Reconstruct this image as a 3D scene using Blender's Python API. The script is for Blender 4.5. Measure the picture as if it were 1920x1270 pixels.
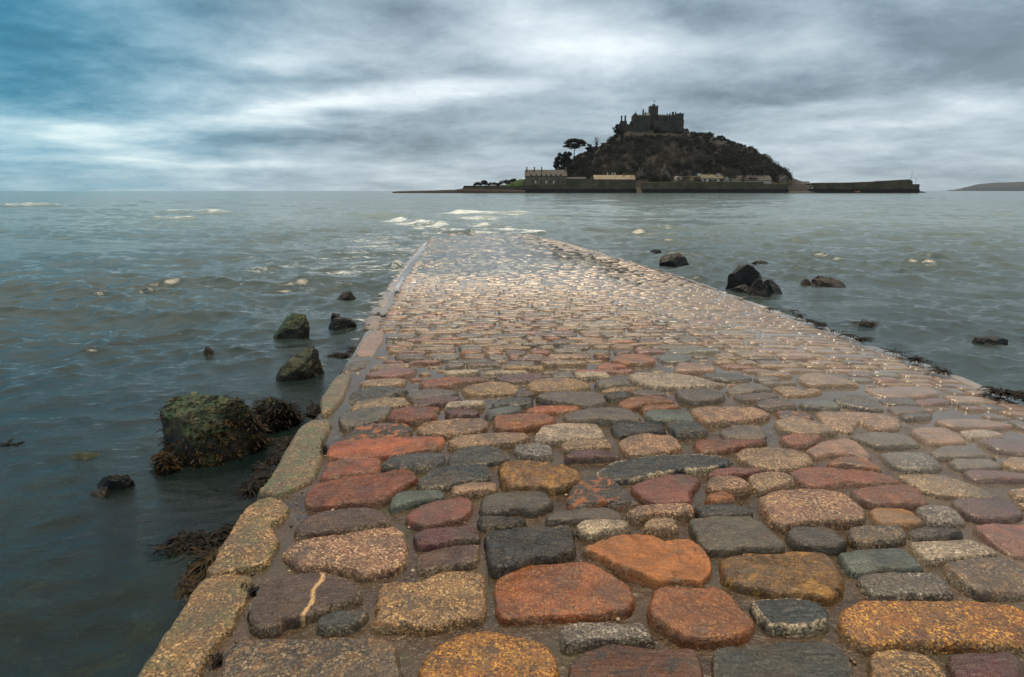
import bpy, math, random
import numpy as np
R = math.radians
for o in list(bpy.data.objects): bpy.data.objects.remove(o, do_unlink=True)
SC = bpy.context.scene
COL = SC.collection

# ------------------------------------------------------------------ camera
F = 1200.0                      # focal length in photo pixels (photo 1920 x 1270)
PITCH = math.atan(277.0 / F)
CAMZ = 1.40
cam_d = bpy.data.cameras.new('camera'); cam = bpy.data.objects.new('camera', cam_d); COL.objects.link(cam)
cam_d.sensor_width = 36.0; cam_d.lens = 36.0 * F / 1920.0
cam.location = (0, 0, CAMZ); cam.rotation_euler = (math.pi / 2 - PITCH, 0, 0)
cam_d.clip_start = 0.05; cam_d.clip_end = 40000
SC.camera = cam
CP, SP = math.cos(PITCH), math.sin(PITCH)

# ------------------------------------------------------------------ exposure
SC.view_settings.view_transform = 'Standard'; SC.view_settings.look = 'None'
SC.view_settings.exposure = 0.25; SC.view_settings.gamma = 1.0
SC.cycles.max_bounces = 8; SC.cycles.transparent_max_bounces = 8
SC.cycles.caustics_reflective = False; SC.cycles.caustics_refractive = False

# ------------------------------------------------------------------ node helper
class NT:
    def __init__(s, tree): s.t = tree; s.n = tree.nodes; s.l = tree.links
    def put(s, sock, v):
        if v is None: return
        if isinstance(v, bpy.types.NodeSocket): s.l.new(v, sock)
        else:
            if isinstance(v, (tuple, list)) and len(v) == 3 and sock.type == 'RGBA': v = (*v, 1)
            sock.default_value = v
    def m(s, op, a, b=None, c=None, clamp=False):
        n = s.n.new('ShaderNodeMath'); n.operation = op; n.use_clamp = clamp
        s.put(n.inputs[0], a); s.put(n.inputs[1], b); s.put(n.inputs[2], c); return n.outputs[0]
    def v(s, op, a, b=None):
        n = s.n.new('ShaderNodeVectorMath'); n.operation = op
        s.put(n.inputs[0], a)
        if op == 'SCALE': s.put(n.inputs[3], b)
        else: s.put(n.inputs[1], b)
        return n.outputs[0] if op not in ('LENGTH', 'DOT_PRODUCT') else n.outputs[1]
    def mix(s, f, a, b, blend='MIX'):
        n = s.n.new('ShaderNodeMix'); n.data_type = 'RGBA'; n.blend_type = blend
        s.put(n.inputs[0], f); s.put(n.inputs[6], a); s.put(n.inputs[7], b); return n.outputs[2]
    def mr(s, v, a, b, c=0.0, d=1.0, smooth=False):
        n = s.n.new('ShaderNodeMapRange'); n.interpolation_type = 'SMOOTHSTEP' if smooth else 'LINEAR'
        for i, x in enumerate((v, a, b, c, d)): s.put(n.inputs[i], x)
        return n.outputs[0]
    def noise(s, vec, scale, detail=4, rough=.55, dist=0.0, out=0):
        n = s.n.new('ShaderNodeTexNoise'); s.put(n.inputs['Vector'], vec); s.put(n.inputs['Scale'], scale)
        n.inputs['Detail'].default_value = detail; n.inputs['Roughness'].default_value = rough
        n.inputs['Distortion'].default_value = dist; return n.outputs[out]
    def vor(s, vec, scale, feat='F1', out='Distance', rnd=1.0):
        n = s.n.new('ShaderNodeTexVoronoi'); n.feature = feat; s.put(n.inputs['Vector'], vec)
        n.inputs['Scale'].default_value = scale; n.inputs['Randomness'].default_value = rnd; return n.outputs[out]
    def attr(s, name, out='Fac'):
        n = s.n.new('ShaderNodeAttribute'); n.attribute_name = name; return n.outputs[out]
    def xyz(s, v):
        n = s.n.new('ShaderNodeSeparateXYZ'); s.put(n.inputs[0], v); return n.outputs
    def comb(s, x, y, z):
        n = s.n.new('ShaderNodeCombineXYZ'); s.put(n.inputs[0], x); s.put(n.inputs[1], y); s.put(n.inputs[2], z); return n.outputs[0]
    def bump(s, h, dist, strength=1.0, nrm=None):
        n = s.n.new('ShaderNodeBump'); s.put(n.inputs['Height'], h); n.inputs['Distance'].default_value = dist
        n.inputs['Strength'].default_value = strength
        if nrm is not None: s.put(n.inputs['Normal'], nrm)
        return n.outputs[0]
    def pos(s): return s.n.new('ShaderNodeNewGeometry').outputs['Position']
    def nrm(s): return s.n.new('ShaderNodeNewGeometry').outputs['Normal']

def newmat(name):
    m = bpy.data.materials.new(name); m.use_nodes = True
    t = NT(m.node_tree); b = t.n['Principled BSDF']
    return m, t, b

# ------------------------------------------------------------------ sky (world)
SUN_AZ, SUN_EL = 20.0, 75.0      # degrees, azimuth from +Y towards +X
w = bpy.data.worlds.new('World'); SC.world = w; w.use_nodes = True
t = NT(w.node_tree)
for n in list(t.n): t.n.remove(n)
out = t.n.new('ShaderNodeOutputWorld'); bg = t.n.new('ShaderNodeBackground')
t.l.new(bg.outputs[0], out.inputs[0]); bg.inputs[1].default_value = 0.10
sky = t.n.new('ShaderNodeTexSky'); sky.sky_type = 'NISHITA'; sky.sun_disc = False
sky.sun_elevation = R(SUN_EL); sky.sun_rotation = R(SUN_AZ); sky.dust_density = 2.0
dirv = t.n.new('ShaderNodeTexCoord').outputs['Generated']
x, y, z = t.xyz(dirv)[:3]
az = t.m('MULTIPLY', t.m('ARCTAN2', x, y), 57.2958)
el = t.m('MULTIPLY', t.m('ARCSINE', z), 57.2958)
elc = t.m('MAXIMUM', el, 0.0)
zc = t.m('ADD', t.m('MAXIMUM', z, 0.0), 0.16)
pl = t.comb(t.m('DIVIDE', x, zc), t.m('DIVIDE', y, zc), 0.0)          # the cloud deck as seen in perspective
n1 = t.noise(pl, 0.75, 6, .55, .35)
n2 = t.noise(t.v('ADD', pl, (7.3, 2.1, 0)), 2.0, 8, .66, .15)
n3 = t.noise(t.v('ADD', pl, (17.3, 5.1, 0)), 0.22, 4, .5, .2)
wn = t.xyz(t.noise(t.v('ADD', pl, (3.3, 9.1, 0)), 1.3, 6, .55, .2, out=1))
azw = t.m('ADD', az, t.m('MULTIPLY', t.m('SUBTRACT', wn[0], .5), 14.0))
elw = t.m('ADD', el, t.m('MULTIPLY', t.m('SUBTRACT', wn[1], .5), t.m('ADD', 1.0, t.m('MULTIPLY', elc, .28))))
def blob(px, py, rx, ry, amp, tilt=0.0):
    a0 = math.degrees(math.atan((px - 960) / 1231.0)); e0 = (358 - py) * 0.0450 * math.cos(math.radians(a0))
    ra = rx * 0.045 * math.cos(math.radians(a0)) ** 2; re = ry * 0.045
    dx = t.m('SUBTRACT', azw, a0); dy = t.m('SUBTRACT', elw, e0)
    if tilt: dy = t.m('SUBTRACT', dy, t.m('MULTIPLY', dx, tilt))
    q = t.m('ADD', t.m('POWER', t.m('ABSOLUTE', t.m('DIVIDE', dx, ra)), 2.0), t.m('POWER', t.m('ABSOLUTE', t.m('DIVIDE', dy, re)), 2.0))
    return t.m('MULTIPLY', t.m('EXPONENT', t.m('MULTIPLY', q, -1.0)), amp)
BLOBS = [(1160, 95, 230, 44, .34), (1010, 40, 150, 60, .12), (1480, 110, 170, 30, .10), (600, 208, 190, 16, .38, .10), (880, 168, 190, 17, .32, .10),
         (150, 248, 170, 22, .36), (530, 118, 110, 22, .24), (1840, 205, 120, 22, .26), (300, 302, 330, 7, .20), (1640, 235, 160, 9, .14), (1520, 205, 160, 9, .10),
         (1850, 122, 170, 40, -.27), (1650, 90, 200, 30, -.12), (1480, 172, 260, 26, -.16), (1330, 45, 80, 34, -.20), (1150, 15, 120, 14, -.06), (780, 30, 110, 36, -.16), (90, 110, 260, 60, -.11),
         (760, 262, 360, 18, -.16), (560, 160, 240, 10, -.08), (1250, 305, 500, 26, -.04)]
B = t.m('ADD', 0.44, t.m('MULTIPLY', t.m('SUBTRACT', n1, .5), .55))
B = t.m('ADD', B, t.m('MULTIPLY', t.m('SUBTRACT', n2, .5), .62))
for b_ in BLOBS: B = t.m('ADD', B, blob(*b_))
B = t.m('ADD', B, t.mr(el, 5, 0.5, 0, .12))
B = t.m('MAXIMUM', B, t.m('ADD', .10, t.m('MULTIPLY', n2, .34)))
front = t.mr(el, 14, 32, 0, 1, True)
over = t.m('ADD', 0.50, t.m('MULTIPLY', t.m('SUBTRACT', n3, .5), .7))
B = t.m('ADD', t.m('MULTIPLY', B, t.m('SUBTRACT', 1.0, front)), t.m('MULTIPLY', over, front))
left = t.mr(az, -8, -39, 0, 1, True)
darkc = t.mix(left, (.70, .95, 1.14), (.10, .70, 1.10))
litec = t.mix(left, (1.0, 1.10, 1.16), (.86, 1.09, 1.13))
cc = t.mix(t.mr(B, .30, .78, 0, 1), darkc, litec)
cc = t.mix(front, cc, (1.03, 1.04, 1.03))
cloud = t.v('SCALE', cc, t.m('MULTIPLY', B, 9.5))      # radiance / background strength 0.1
t.l.new(t.mix(0.93, sky.outputs[0], cloud), bg.inputs[0])

sl = bpy.data.lights.new('sun', 'SUN'); so = bpy.data.objects.new('sun', sl); COL.objects.link(so)
sl.energy = 2.7; sl.angle = R(24); sl.color = (1.0, .80, .56)
so.rotation_euler = (R(90 - SUN_EL), 0, R(180 - SUN_AZ))

# ------------------------------------------------------------------ projection: photo pixel -> world
def atY(px, py, Y):
    k = Y / (F * CP + (635 - py) * SP)
    return np.array((k * (px - 960), Y, CAMZ + k * (-F * SP + (635 - py) * CP)))
def atZ(px, py, z):
    dx, dy, dz = px - 960, F * CP + (635 - py) * SP, -F * SP + (635 - py) * CP
    k = (z - CAMZ) / dz
    return np.array((k * dx, k * dy, z))
SEA = -0.30

# ------------------------------------------------------------------ numpy noise
_rs = np.random.RandomState(5)
_P = _rs.permutation(1024); _P = np.concatenate([_P, _P, _P]); _G = _rs.rand(1024)
def vnoise(x, y, z=0.0):
    x, y = np.asarray(x, float), np.asarray(y, float); z = np.zeros_like(x) + z
    xi, yi, zi = np.floor(x).astype(int), np.floor(y).astype(int), np.floor(z).astype(int)
    fx, fy, fz = x - xi, y - yi, z - zi
    s = lambda q: q * q * q * (q * (q * 6 - 15) + 10)
    fx, fy, fz = s(fx), s(fy), s(fz)
    h = lambda a, b, c: _G[_P[(_P[(_P[a & 1023] + b) & 1023] + c) & 1023]]
    L = lambda a, b, q: a + (b - a) * q
    return L(L(L(h(xi, yi, zi), h(xi + 1, yi, zi), fx), L(h(xi, yi + 1, zi), h(xi + 1, yi + 1, zi), fx), fy),
             L(L(h(xi, yi, zi + 1), h(xi + 1, yi, zi + 1), fx), L(h(xi, yi + 1, zi + 1), h(xi + 1, yi + 1, zi + 1), fx), fy), fz) * 2 - 1
def fbm(x, y, z=0.0, o=4, g=.5):
    r = 0; a = 1.0; n = 0
    for i in range(o):
        r = r + a * vnoise(x * 2 ** i + 17.1 * i, y * 2 ** i + 5.3 * i, np.asarray(z) * 2 ** i); n += a; a *= g
    return r / n

# ------------------------------------------------------------------ object helpers
def tag(o, label=None, cat=None, group=None, kind=None):
    if label: o['label'] = label
    if cat: o['category'] = cat
    if group: o['group'] = group
    if kind: o['kind'] = kind
    return o
def obj(name, V, Fc, mat, parent=None, smooth=False, attrs=None):
    me = bpy.data.meshes.new(name); V = np.asarray(V, dtype=np.float32).reshape(-1, 3)
    if isinstance(Fc, np.ndarray) and Fc.ndim == 2:
        n, k = Fc.shape
        me.vertices.add(len(V)); me.vertices.foreach_set('co', V.ravel())
        me.loops.add(n * k); me.loops.foreach_set('vertex_index', Fc.ravel().astype(np.int32))
        me.polygons.add(n); me.polygons.foreach_set('loop_start', np.arange(0, n * k, k, dtype=np.int32))
        me.update(calc_edges=True)
    else:
        me.from_pydata([tuple(map(float, v)) for v in V], [], [tuple(map(int, f)) for f in Fc]); me.update()
    me.polygons.foreach_set('use_smooth', np.full(len(me.polygons), smooth, dtype=bool))
    for k, a in (attrs or {}).items():
        a = np.asarray(a, dtype=np.float32)
        if a.ndim == 1:
            at = me.attributes.new(k, 'FLOAT', 'POINT'); at.data.foreach_set('value', a)
        else:
            at = me.attributes.new(k, 'FLOAT_COLOR', 'POINT'); at.data.foreach_set('color', np.c_[a, np.ones(len(a))].astype(np.float32).ravel())
    me.materials.append(mat)
    o = bpy.data.objects.new(name, me); COL.objects.link(o)
    if parent is not None: o.parent = parent
    return o
def empty(name, loc=(0, 0, 0)):
    o = bpy.data.objects.new(name, None); COL.objects.link(o); o.location = [float(a) for a in loc]; return o
def grid_faces(nr, nc, keep=None):
    i = np.arange(nr * nc).reshape(nr, nc)
    f = np.stack([i[:-1, :-1], i[:-1, 1:], i[1:, 1:], i[1:, :-1]], -1).reshape(-1, 4)
    return f if keep is None else f[keep.reshape(-1)]
class MB:
    def __init__(s): s.V = []; s.F = []
    def box(s, x0, x1, y0, y1, z0, z1):
        b = len(s.V); s.V += [(x0, y0, z0), (x1, y0, z0), (x1, y1, z0), (x0, y1, z0), (x0, y0, z1), (x1, y0, z1), (x1, y1, z1), (x0, y1, z1)]
        s.F += [tuple(b + i for i in f) for f in ((0, 3, 2, 1), (4, 5, 6, 7), (0, 1, 5, 4), (1, 2, 6, 5), (2, 3, 7, 6), (3, 0, 4, 7))]; return s
    def prism(s, pts, y0, y1):          # pts (x, z) extruded along y
        b = len(s.V); n = len(pts)
        s.V += [(x, y0, z) for x, z in pts] + [(x, y1, z) for x, z in pts]
        s.F += [tuple(b + i for i in range(n)), tuple(b + n + i for i in reversed(range(n)))]
        s.F += [(b + i, b + n + i, b + n + (i + 1) % n, b + (i + 1) % n) for i in range(n)]; return s
    def prismx(s, pts, x0, x1):         # pts (y, z) extruded along x
        b = len(s.V); n = len(pts)
        s.V += [(x0, y, z) for y, z in pts] + [(x1, y, z) for y, z in pts]
        s.F += [tuple(b + i for i in reversed(range(n))), tuple(b + n + i for i in range(n))]
        s.F += [(b + i, b + (i + 1) % n, b + n + (i + 1) % n, b + n + i) for i in range(n)]; return s
    def tube(s, pts, rad, n=6):
        pts = [np.array(p, float) for p in pts]; b = len(s.V)
        rad = rad if hasattr(rad, '__len__') else [rad] * len(pts)
        for i, p in enumerate(pts):
            d = pts[min(i + 1, len(pts) - 1)] - pts[max(i - 1, 0)]; d /= np.linalg.norm(d) + 1e-9
            a = np.cross(d, (0.3, .9, .2) if abs(d[2]) > .9 else (0, 0, 1)); a /= np.linalg.norm(a) + 1e-9; c = np.cross(d, a)
            for k in range(n):
                q = 2 * math.pi * k / n; s.V.append(tuple(p + rad[i] * (a * math.cos(q) + c * math.sin(q))))
        for i in range(len(pts) - 1):
            for k in range(n):
                s.F.append((b + i * n + k, b + i * n + (k + 1) % n, b + (i + 1) * n + (k + 1) % n, b + (i + 1) * n + k))
        s.F.append(tuple(b + k for k in reversed(range(n)))); s.F.append(tuple(b + (len(pts) - 1) * n + k for k in range(n))); return s
    def build(s, name, mat, parent=None, smooth=False, org=None):
        V = np.array(s.V, float)
        if org is not None: V = V - np.array(org, float)
        return obj(name, V, s.F, mat, parent, smooth)
# ------------------------------------------------------------------ materials
def mat_stone():
    m, t, b = newmat('wet_cobble'); p = t.pos()
    col, grain, prm = t.attr('col', 'Color'), t.attr('grain', 'Color'), t.xyz(t.attr('prm', 'Color'))
    seed = t.attr('seed'); p = t.v('ADD', p, t.comb(seed, t.m('MULTIPLY', seed, 1.7), 0.0))
    speck, rim, mixc = prm[0], prm[1], prm[2]
    pw = t.v('ADD', p, t.v('SCALE', t.v('SUBTRACT', t.noise(p, 60, 2, .5, 0, 1), (.5, .5, .5)), .012))
    c1 = t.xyz(t.vor(pw, 82, 'F1', 'Color')); c2 = t.xyz(t.vor(pw, 170, 'F1', 'Color'))
    d1 = t.vor(pw, 82)
    big = t.noise(p, 7, 5, .6, .4)
    big2 = t.noise(t.v('ADD', p, (3, 8, 1)), 16, 6, .62, .6)
    g = t.m('MULTIPLY', t.mr(c1[0], .42, .55), t.mr(d1, .66, .40))           # grains, some cells only
    g2 = t.mr(c2[0], .60, .70)
    gm = t.m('MAXIMUM', g, t.m('MULTIPLY', g2, .55))
    gm = t.m('MULTIPLY', gm, t.mr(t.noise(p, 17, 5, .65), .34, .58, .08, 1))
    base = t.mix(t.mr(big, .38, .62), t.v('MULTIPLY', col, (.48, .46, .46)), t.v('MULTIPLY', col, (1.15, 1.1, 1.05)))
    other = t.attr('alt', 'Color')
    base = t.mix(t.m('MULTIPLY', t.mr(big2, .50, .60, 0, 1, True), mixc), base, other)
    gcol = t.mix(t.m('MULTIPLY', c1[1], .7), grain, t.v('MULTIPLY', grain, (.50, .34, .24)))
    c = t.mix(t.m('MULTIPLY', gm, speck), base, gcol)
    dk = t.m('MULTIPLY', t.mr(c2[1], .80, .92), t.m('MULTIPLY', speck, .85))  # dark mica
    c = t.mix(dk, c, (.015, .014, .013))
    fine = t.noise(p, 240, 3, .6)
    c = t.mix(.65, c, t.v('MULTIPLY', c, t.comb(*[t.mr(fine, .3, .7, .45, 1.5)] * 3)))
    st_ = t.noise(t.v('ADD', p, (1, 5, 9)), 4.2, 6, .68, .6)                  # old stains and worn patches
    c = t.mix(t.mr(st_, .50, .64, 0, .62), c, (.070, .052, .036))
    c = t.mix(t.mr(st_, .44, .32, 0, .35), c, t.v('ADD', t.v('SCALE', c, 1.3), (.03, .022, .014)))
    # pale crust where the stone meets the mortar
    ed = t.attr('edge')
    edn = t.m('ADD', ed, t.m('MULTIPLY', t.m('SUBTRACT', t.noise(p, 42, 5, .65), .5), .026))
    rm = t.m('MULTIPLY', t.m('MULTIPLY', t.mr(edn, .012, .005), rim), t.mr(t.noise(p, 8, 3, .6), .40, .58))
    crust = t.mix(t.mr(c2[2], .3, .8), (.16, .11, .055), (.60, .50, .34))
    c = t.mix(rm, c, crust)
    alg = t.m('MULTIPLY', t.mr(t.noise(p, 9, 5, .65), .46, .60), t.attr('alg'))
    c = t.mix(t.m('MULTIPLY', alg, .75), c, t.mix(t.noise(p, 60), (.035, .06, .02), (.12, .15, .07)))
    vein = t.m('MULTIPLY', t.attr('vein'), t.mr(t.noise(p, 130, 3, .6), .30, .48))
    c = t.mix(vein, c, (.55, .36, .16))
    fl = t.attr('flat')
    c = t.mix(t.m('MULTIPLY', fl, .50), c, t.mix(big, (.24, .18, .125), (.37, .31, .25)))  # far and right-hand stones paler: silt film, plus grazing sheen mixed into the colour
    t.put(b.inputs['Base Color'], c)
    t.put(b.inputs['Coat Weight'], t.mr(fl, 0, 1, .0, 1.0)); t.put(b.inputs['Coat Roughness'], t.mr(fl, 0, 1, .3, .27)); b.inputs['Coat IOR'].default_value = 1.4
    rg = t.m('ADD', .20, t.m('MULTIPLY', t.noise(p, 30, 4), .32))
    rg = t.m('SUBTRACT', rg, t.m('MULTIPLY', t.m('SUBTRACT', 1.0, speck), .10))
    t.put(b.inputs['Roughness'], rg); b.inputs['Specular IOR Level'].default_value = .5
    hs = t.m('ADD', t.m('MULTIPLY', gm, t.m('MULTIPLY', speck, .0045)), t.m('MULTIPLY', fine, .0012))
    # directional slaty ridges for stones with no grain
    ps = t.v('MULTIPLY', p, (18, 75, 30))
    sl = t.m('MULTIPLY', t.noise(ps, 1.0, 6, .62, .8), t.m('MULTIPLY', t.m('SUBTRACT', 1.0, speck), .010))
    hs = t.m('ADD', t.m('ADD', hs, sl), t.m('MULTIPLY', t.noise(p, 55, 5, .6), .006))
    hs = t.m('MULTIPLY', hs, t.mr(fl, 0, 1, 1.0, .25))
    bn = t.bump(hs, 1.0, .9); t.put(b.inputs['Normal'], bn); t.put(b.inputs['Coat Normal'], t.bump(t.m('MULTIPLY', hs, .25), 1.0, .9))
    return m
def mat_mortar():
    m, t, b = newmat('wet_mortar'); p = t.pos()
    pool = t.attr('pool')
    n = t.noise(p, 6, 5, .6); f = t.noise(p, 160, 4, .65); v = t.xyz(t.vor(p, 190, 'F1', 'Color'))
    c = t.mix(t.mr(n, .35, .65), (.034, .021, .012), (.085, .056, .033))
    c = t.mix(t.m('MULTIPLY', t.mr(v[0], .80, .92), .3), c, (.26, .19, .12))
    c = t.mix(t.m('MULTIPLY', t.mr(v[1], .80, .9), .6), c, (.03, .022, .016))
    gr = t.m('MULTIPLY', t.mr(t.noise(p, 3.3, 5, .6), .50, .66), .55)
    c = t.mix(gr, c, (.055, .058, .030))
    c = t.mix(t.m('MULTIPLY', pool, .25), c, (.07, .055, .036))
    c = t.mix(t.m('MULTIPLY', t.attr('flat'), .6), c, (.27, .24, .21))  # far mortar lightened: wet glare put into the base colour
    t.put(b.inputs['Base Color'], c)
    t.put(b.inputs['Roughness'], t.m('ADD', t.m('MULTIPLY', t.m('SUBTRACT', 1.0, pool), t.mr(n, .3, .7, .10, .30)), t.m('MULTIPLY', pool, .035)))
    b.inputs['Specular IOR Level'].default_value = .55
    h = t.m('MULTIPLY', t.m('ADD', t.m('MULTIPLY', f, .0016), t.m('MULTIPLY', t.noise(p, 28, 4), .008)), t.m('SUBTRACT', 1.0, t.m('MULTIPLY', pool, .985)))
    t.put(b.inputs['Normal'], t.bump(h, 1.0, .8))
    return m
def mat_sea():
    m, t, b = newmat('sea_water'); t.n.remove(b); p = t.pos()
    outn = t.n['Material Output']
    foam, shal, dist = t.attr('foam'), t.attr('shal'), t.attr('dist')
    pw = t.v('MULTIPLY', p, (1.0, 1.7, 1.0))
    r1 = t.noise(pw, 5.5, 6, .68, .3); r2 = t.noise(pw, 1.1, 5, .6, .6); r3 = t.noise(pw, .22, 5, .6, .4)
    h = t.m('ADD', t.m('MULTIPLY', r1, t.mr(dist, 3, 60, .0120, .011)), t.m('MULTIPLY', r2, t.mr(dist, 5, 80, .010, .045)))
    h = t.m('ADD', h, t.m('MULTIPLY', r3, t.mr(dist, 40, 600, .0, .16)))
    pk = t.mr(t.noise(t.v('MULTIPLY', p, (1.0, 2.2, 1.0)), .55, 4, .6, .6), .52, .68, 0, 1, True)      # cat's paws: patches of steeper ripples
    h = t.m('ADD', h, t.m('MULTIPLY', t.m('MULTIPLY', pk, t.noise(pw, 2.6, 4, .6, .8)), t.mr(dist, 3, 30, .008, .045)))
    nb = t.bump(h, 1.0, 1.0)
    fr = t.n.new('ShaderNodeFresnel'); fr.inputs[0].default_value = 1.38; t.l.new(nb, fr.inputs[1])
    gl = t.n.new('ShaderNodeBsdfGlossy'); gl.inputs['Roughness'].default_value = .06; t.l.new(nb, gl.inputs['Normal'])
    t.put(gl.inputs['Roughness'], t.mr(dist, 10, 300, .05, .10))
    df = t.n.new('ShaderNodeBsdfDiffuse'); t.l.new(nb, df.inputs['Normal'])
    patch = t.noise(p, .8, 4, .6)
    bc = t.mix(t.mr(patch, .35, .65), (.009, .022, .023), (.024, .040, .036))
    bc = t.mix(t.mr(dist, 5, 45), bc, (.190, .255, .245))  # farther water paler: turbidity, and silvery sky reflection put into the colour
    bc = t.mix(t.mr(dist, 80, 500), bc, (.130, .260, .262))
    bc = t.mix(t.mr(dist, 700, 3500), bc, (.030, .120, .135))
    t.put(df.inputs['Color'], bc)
    tr = t.n.new('ShaderNodeBsdfTransparent'); tr.inputs[0].default_value = (.42, .55, .48, 1)
    s1 = t.n.new('ShaderNodeMixShader'); t.put(s1.inputs[0], t.m('MULTIPLY', shal, .75)); t.l.new(df.outputs[0], s1.inputs[1]); t.l.new(tr.outputs[0], s1.inputs[2])
    s2 = t.n.new('ShaderNodeMixShader'); t.l.new(fr.outputs[0], s2.inputs[0]); t.l.new(s1.outputs[0], s2.inputs[1]); t.l.new(gl.outputs[0], s2.inputs[2])
    fd = t.n.new('ShaderNodeBsdfDiffuse'); fd.inputs[0].default_value = (.72, .77, .76, 1)
    fn = t.m('ADD', t.m('MULTIPLY', t.noise(t.v('MULTIPLY', p, (.7, 1.5, 1)), 7, 6, .7, .8), 1.0), t.m('MULTIPLY', t.noise(t.v('MULTIPLY', p, (.6, 1.6, 1)), 1.6, 5, .65, .5), .9))
    fn = t.m('SUBTRACT', fn, .35)
    fm = t.mr(t.m('ADD', t.m('MULTIPLY', foam, .50), fn), .86, 1.10, 0, 1)
    fm = t.m('MULTIPLY', fm, t.mr(foam, .02, .25))
    s3 = t.n.new('ShaderNodeMixShader'); t.put(s3.inputs[0], fm); t.l.new(s2.outputs[0], s3.inputs[1]); t.l.new(fd.outputs[0], s3.inputs[2])
    t.l.new(s3.outputs[0], outn.inputs[0])
    return m
def mat_film():
    m, t, b = newmat('shallow_water'); t.n.remove(b); p = t.pos(); outn = t.n['Material Output']
    h = t.m('MULTIPLY', t.noise(t.v('MULTIPLY', p, (1.0, 2.2, 1.0)), 7, 4, .55, .4), .0022)
    nb = t.bump(h, 1.0, 1.0)
    fr = t.n.new('ShaderNodeFresnel'); fr.inputs[0].default_value = 1.34; t.l.new(nb, fr.inputs[1])
    gl = t.n.new('ShaderNodeBsdfGlossy'); gl.inputs['Roughness'].default_value = .04; t.l.new(nb, gl.inputs['Normal'])
    tr = t.n.new('ShaderNodeBsdfTransparent'); tr.inputs[0].default_value = (.86, .90, .88, 1)
    s2 = t.n.new('ShaderNodeMixShader'); t.l.new(fr.outputs[0], s2.inputs[0]); t.l.new(tr.outputs[0], s2.inputs[1]); t.l.new(gl.outputs[0], s2.inputs[2])
    t.l.new(s2.outputs[0], outn.inputs[0]); return m
def mat_rock(name, c1, c2, green=0.0, yellow=0.0, scale=1.0, rough=.38):
    m, t, b = newmat(name); p = t.pos(); nz = t.xyz(t.nrm())[2]
    n = t.noise(p, 5 * scale, 6, .65, .4); f = t.noise(p, 45 * scale, 5, .65)
    c = t.mix(t.mr(n, .35, .65), c1, c2)
    c = t.mix(.6, c, t.v('MULTIPLY', c, t.comb(*[t.mr(f, .3, .7, .4, 1.6)] * 3)))
    if green:
        g = t.m('MULTIPLY', t.mr(t.m('ADD', t.m('MULTIPLY', nz, .5), t.noise(p, 7 * scale, 5, .65)), .62, .86, 0, 1), green)
        c = t.mix(g, c, t.mix(t.mr(t.noise(p, 70 * scale, 3), .35, .65), (.006, .020, .004), (.026, .062, .010)))
    if yellow:
        g = t.m('MULTIPLY', t.mr(t.noise(t.v('ADD', p, (4, 4, 1)), 8 * scale, 5, .7), .56, .64), yellow)
        c = t.mix(g, c, (.20, .15, .045))
    t.put(b.inputs['Base Color'], c); b.inputs['Roughness'].default_value = rough; b.inputs['Specular IOR Level'].default_value = .35
    t.put(b.inputs['Normal'], t.bump(t.m('ADD', t.m('MULTIPLY', n, .05 / scale), t.m('MULTIPLY', f, .012 / scale)), 1.0, .9))
    return m
def mat_weed(name, c1, c2):
    m, t, b = newmat(name); p = t.pos()
    c = t.mix(t.mr(t.noise(p, 28, 3), .4, .62), c1, c2)
    t.put(b.inputs['Base Color'], c); b.inputs['Roughness'].default_value = .5; b.inputs['Specular IOR Level'].default_value = .12; return m
def mat_flat(name, c1, c2, scale=1.0, rough=.8, bump=.0, bricks=None):
    m, t, b = newmat(name); p = t.pos()
    n = t.noise(p, scale, 6, .68)
    c = t.mix(t.mr(n, .36, .64), c1, c2)
    if bricks:
        v = t.xyz(t.vor(t.v('MULTIPLY', p, (1.0, 1.0, 2.2)), bricks, 'F1', 'Color'))
        c = t.mix(.55, c, t.v('MULTIPLY', c, t.comb(*[t.mr(v[0], 0, 1, .45, 1.6)] * 3)))
    t.put(b.inputs['Base Color'], c); b.inputs['Roughness'].default_value = rough
    if bump: t.put(b.inputs['Normal'], t.bump(n, bump, 1.0))
    return m
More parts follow.
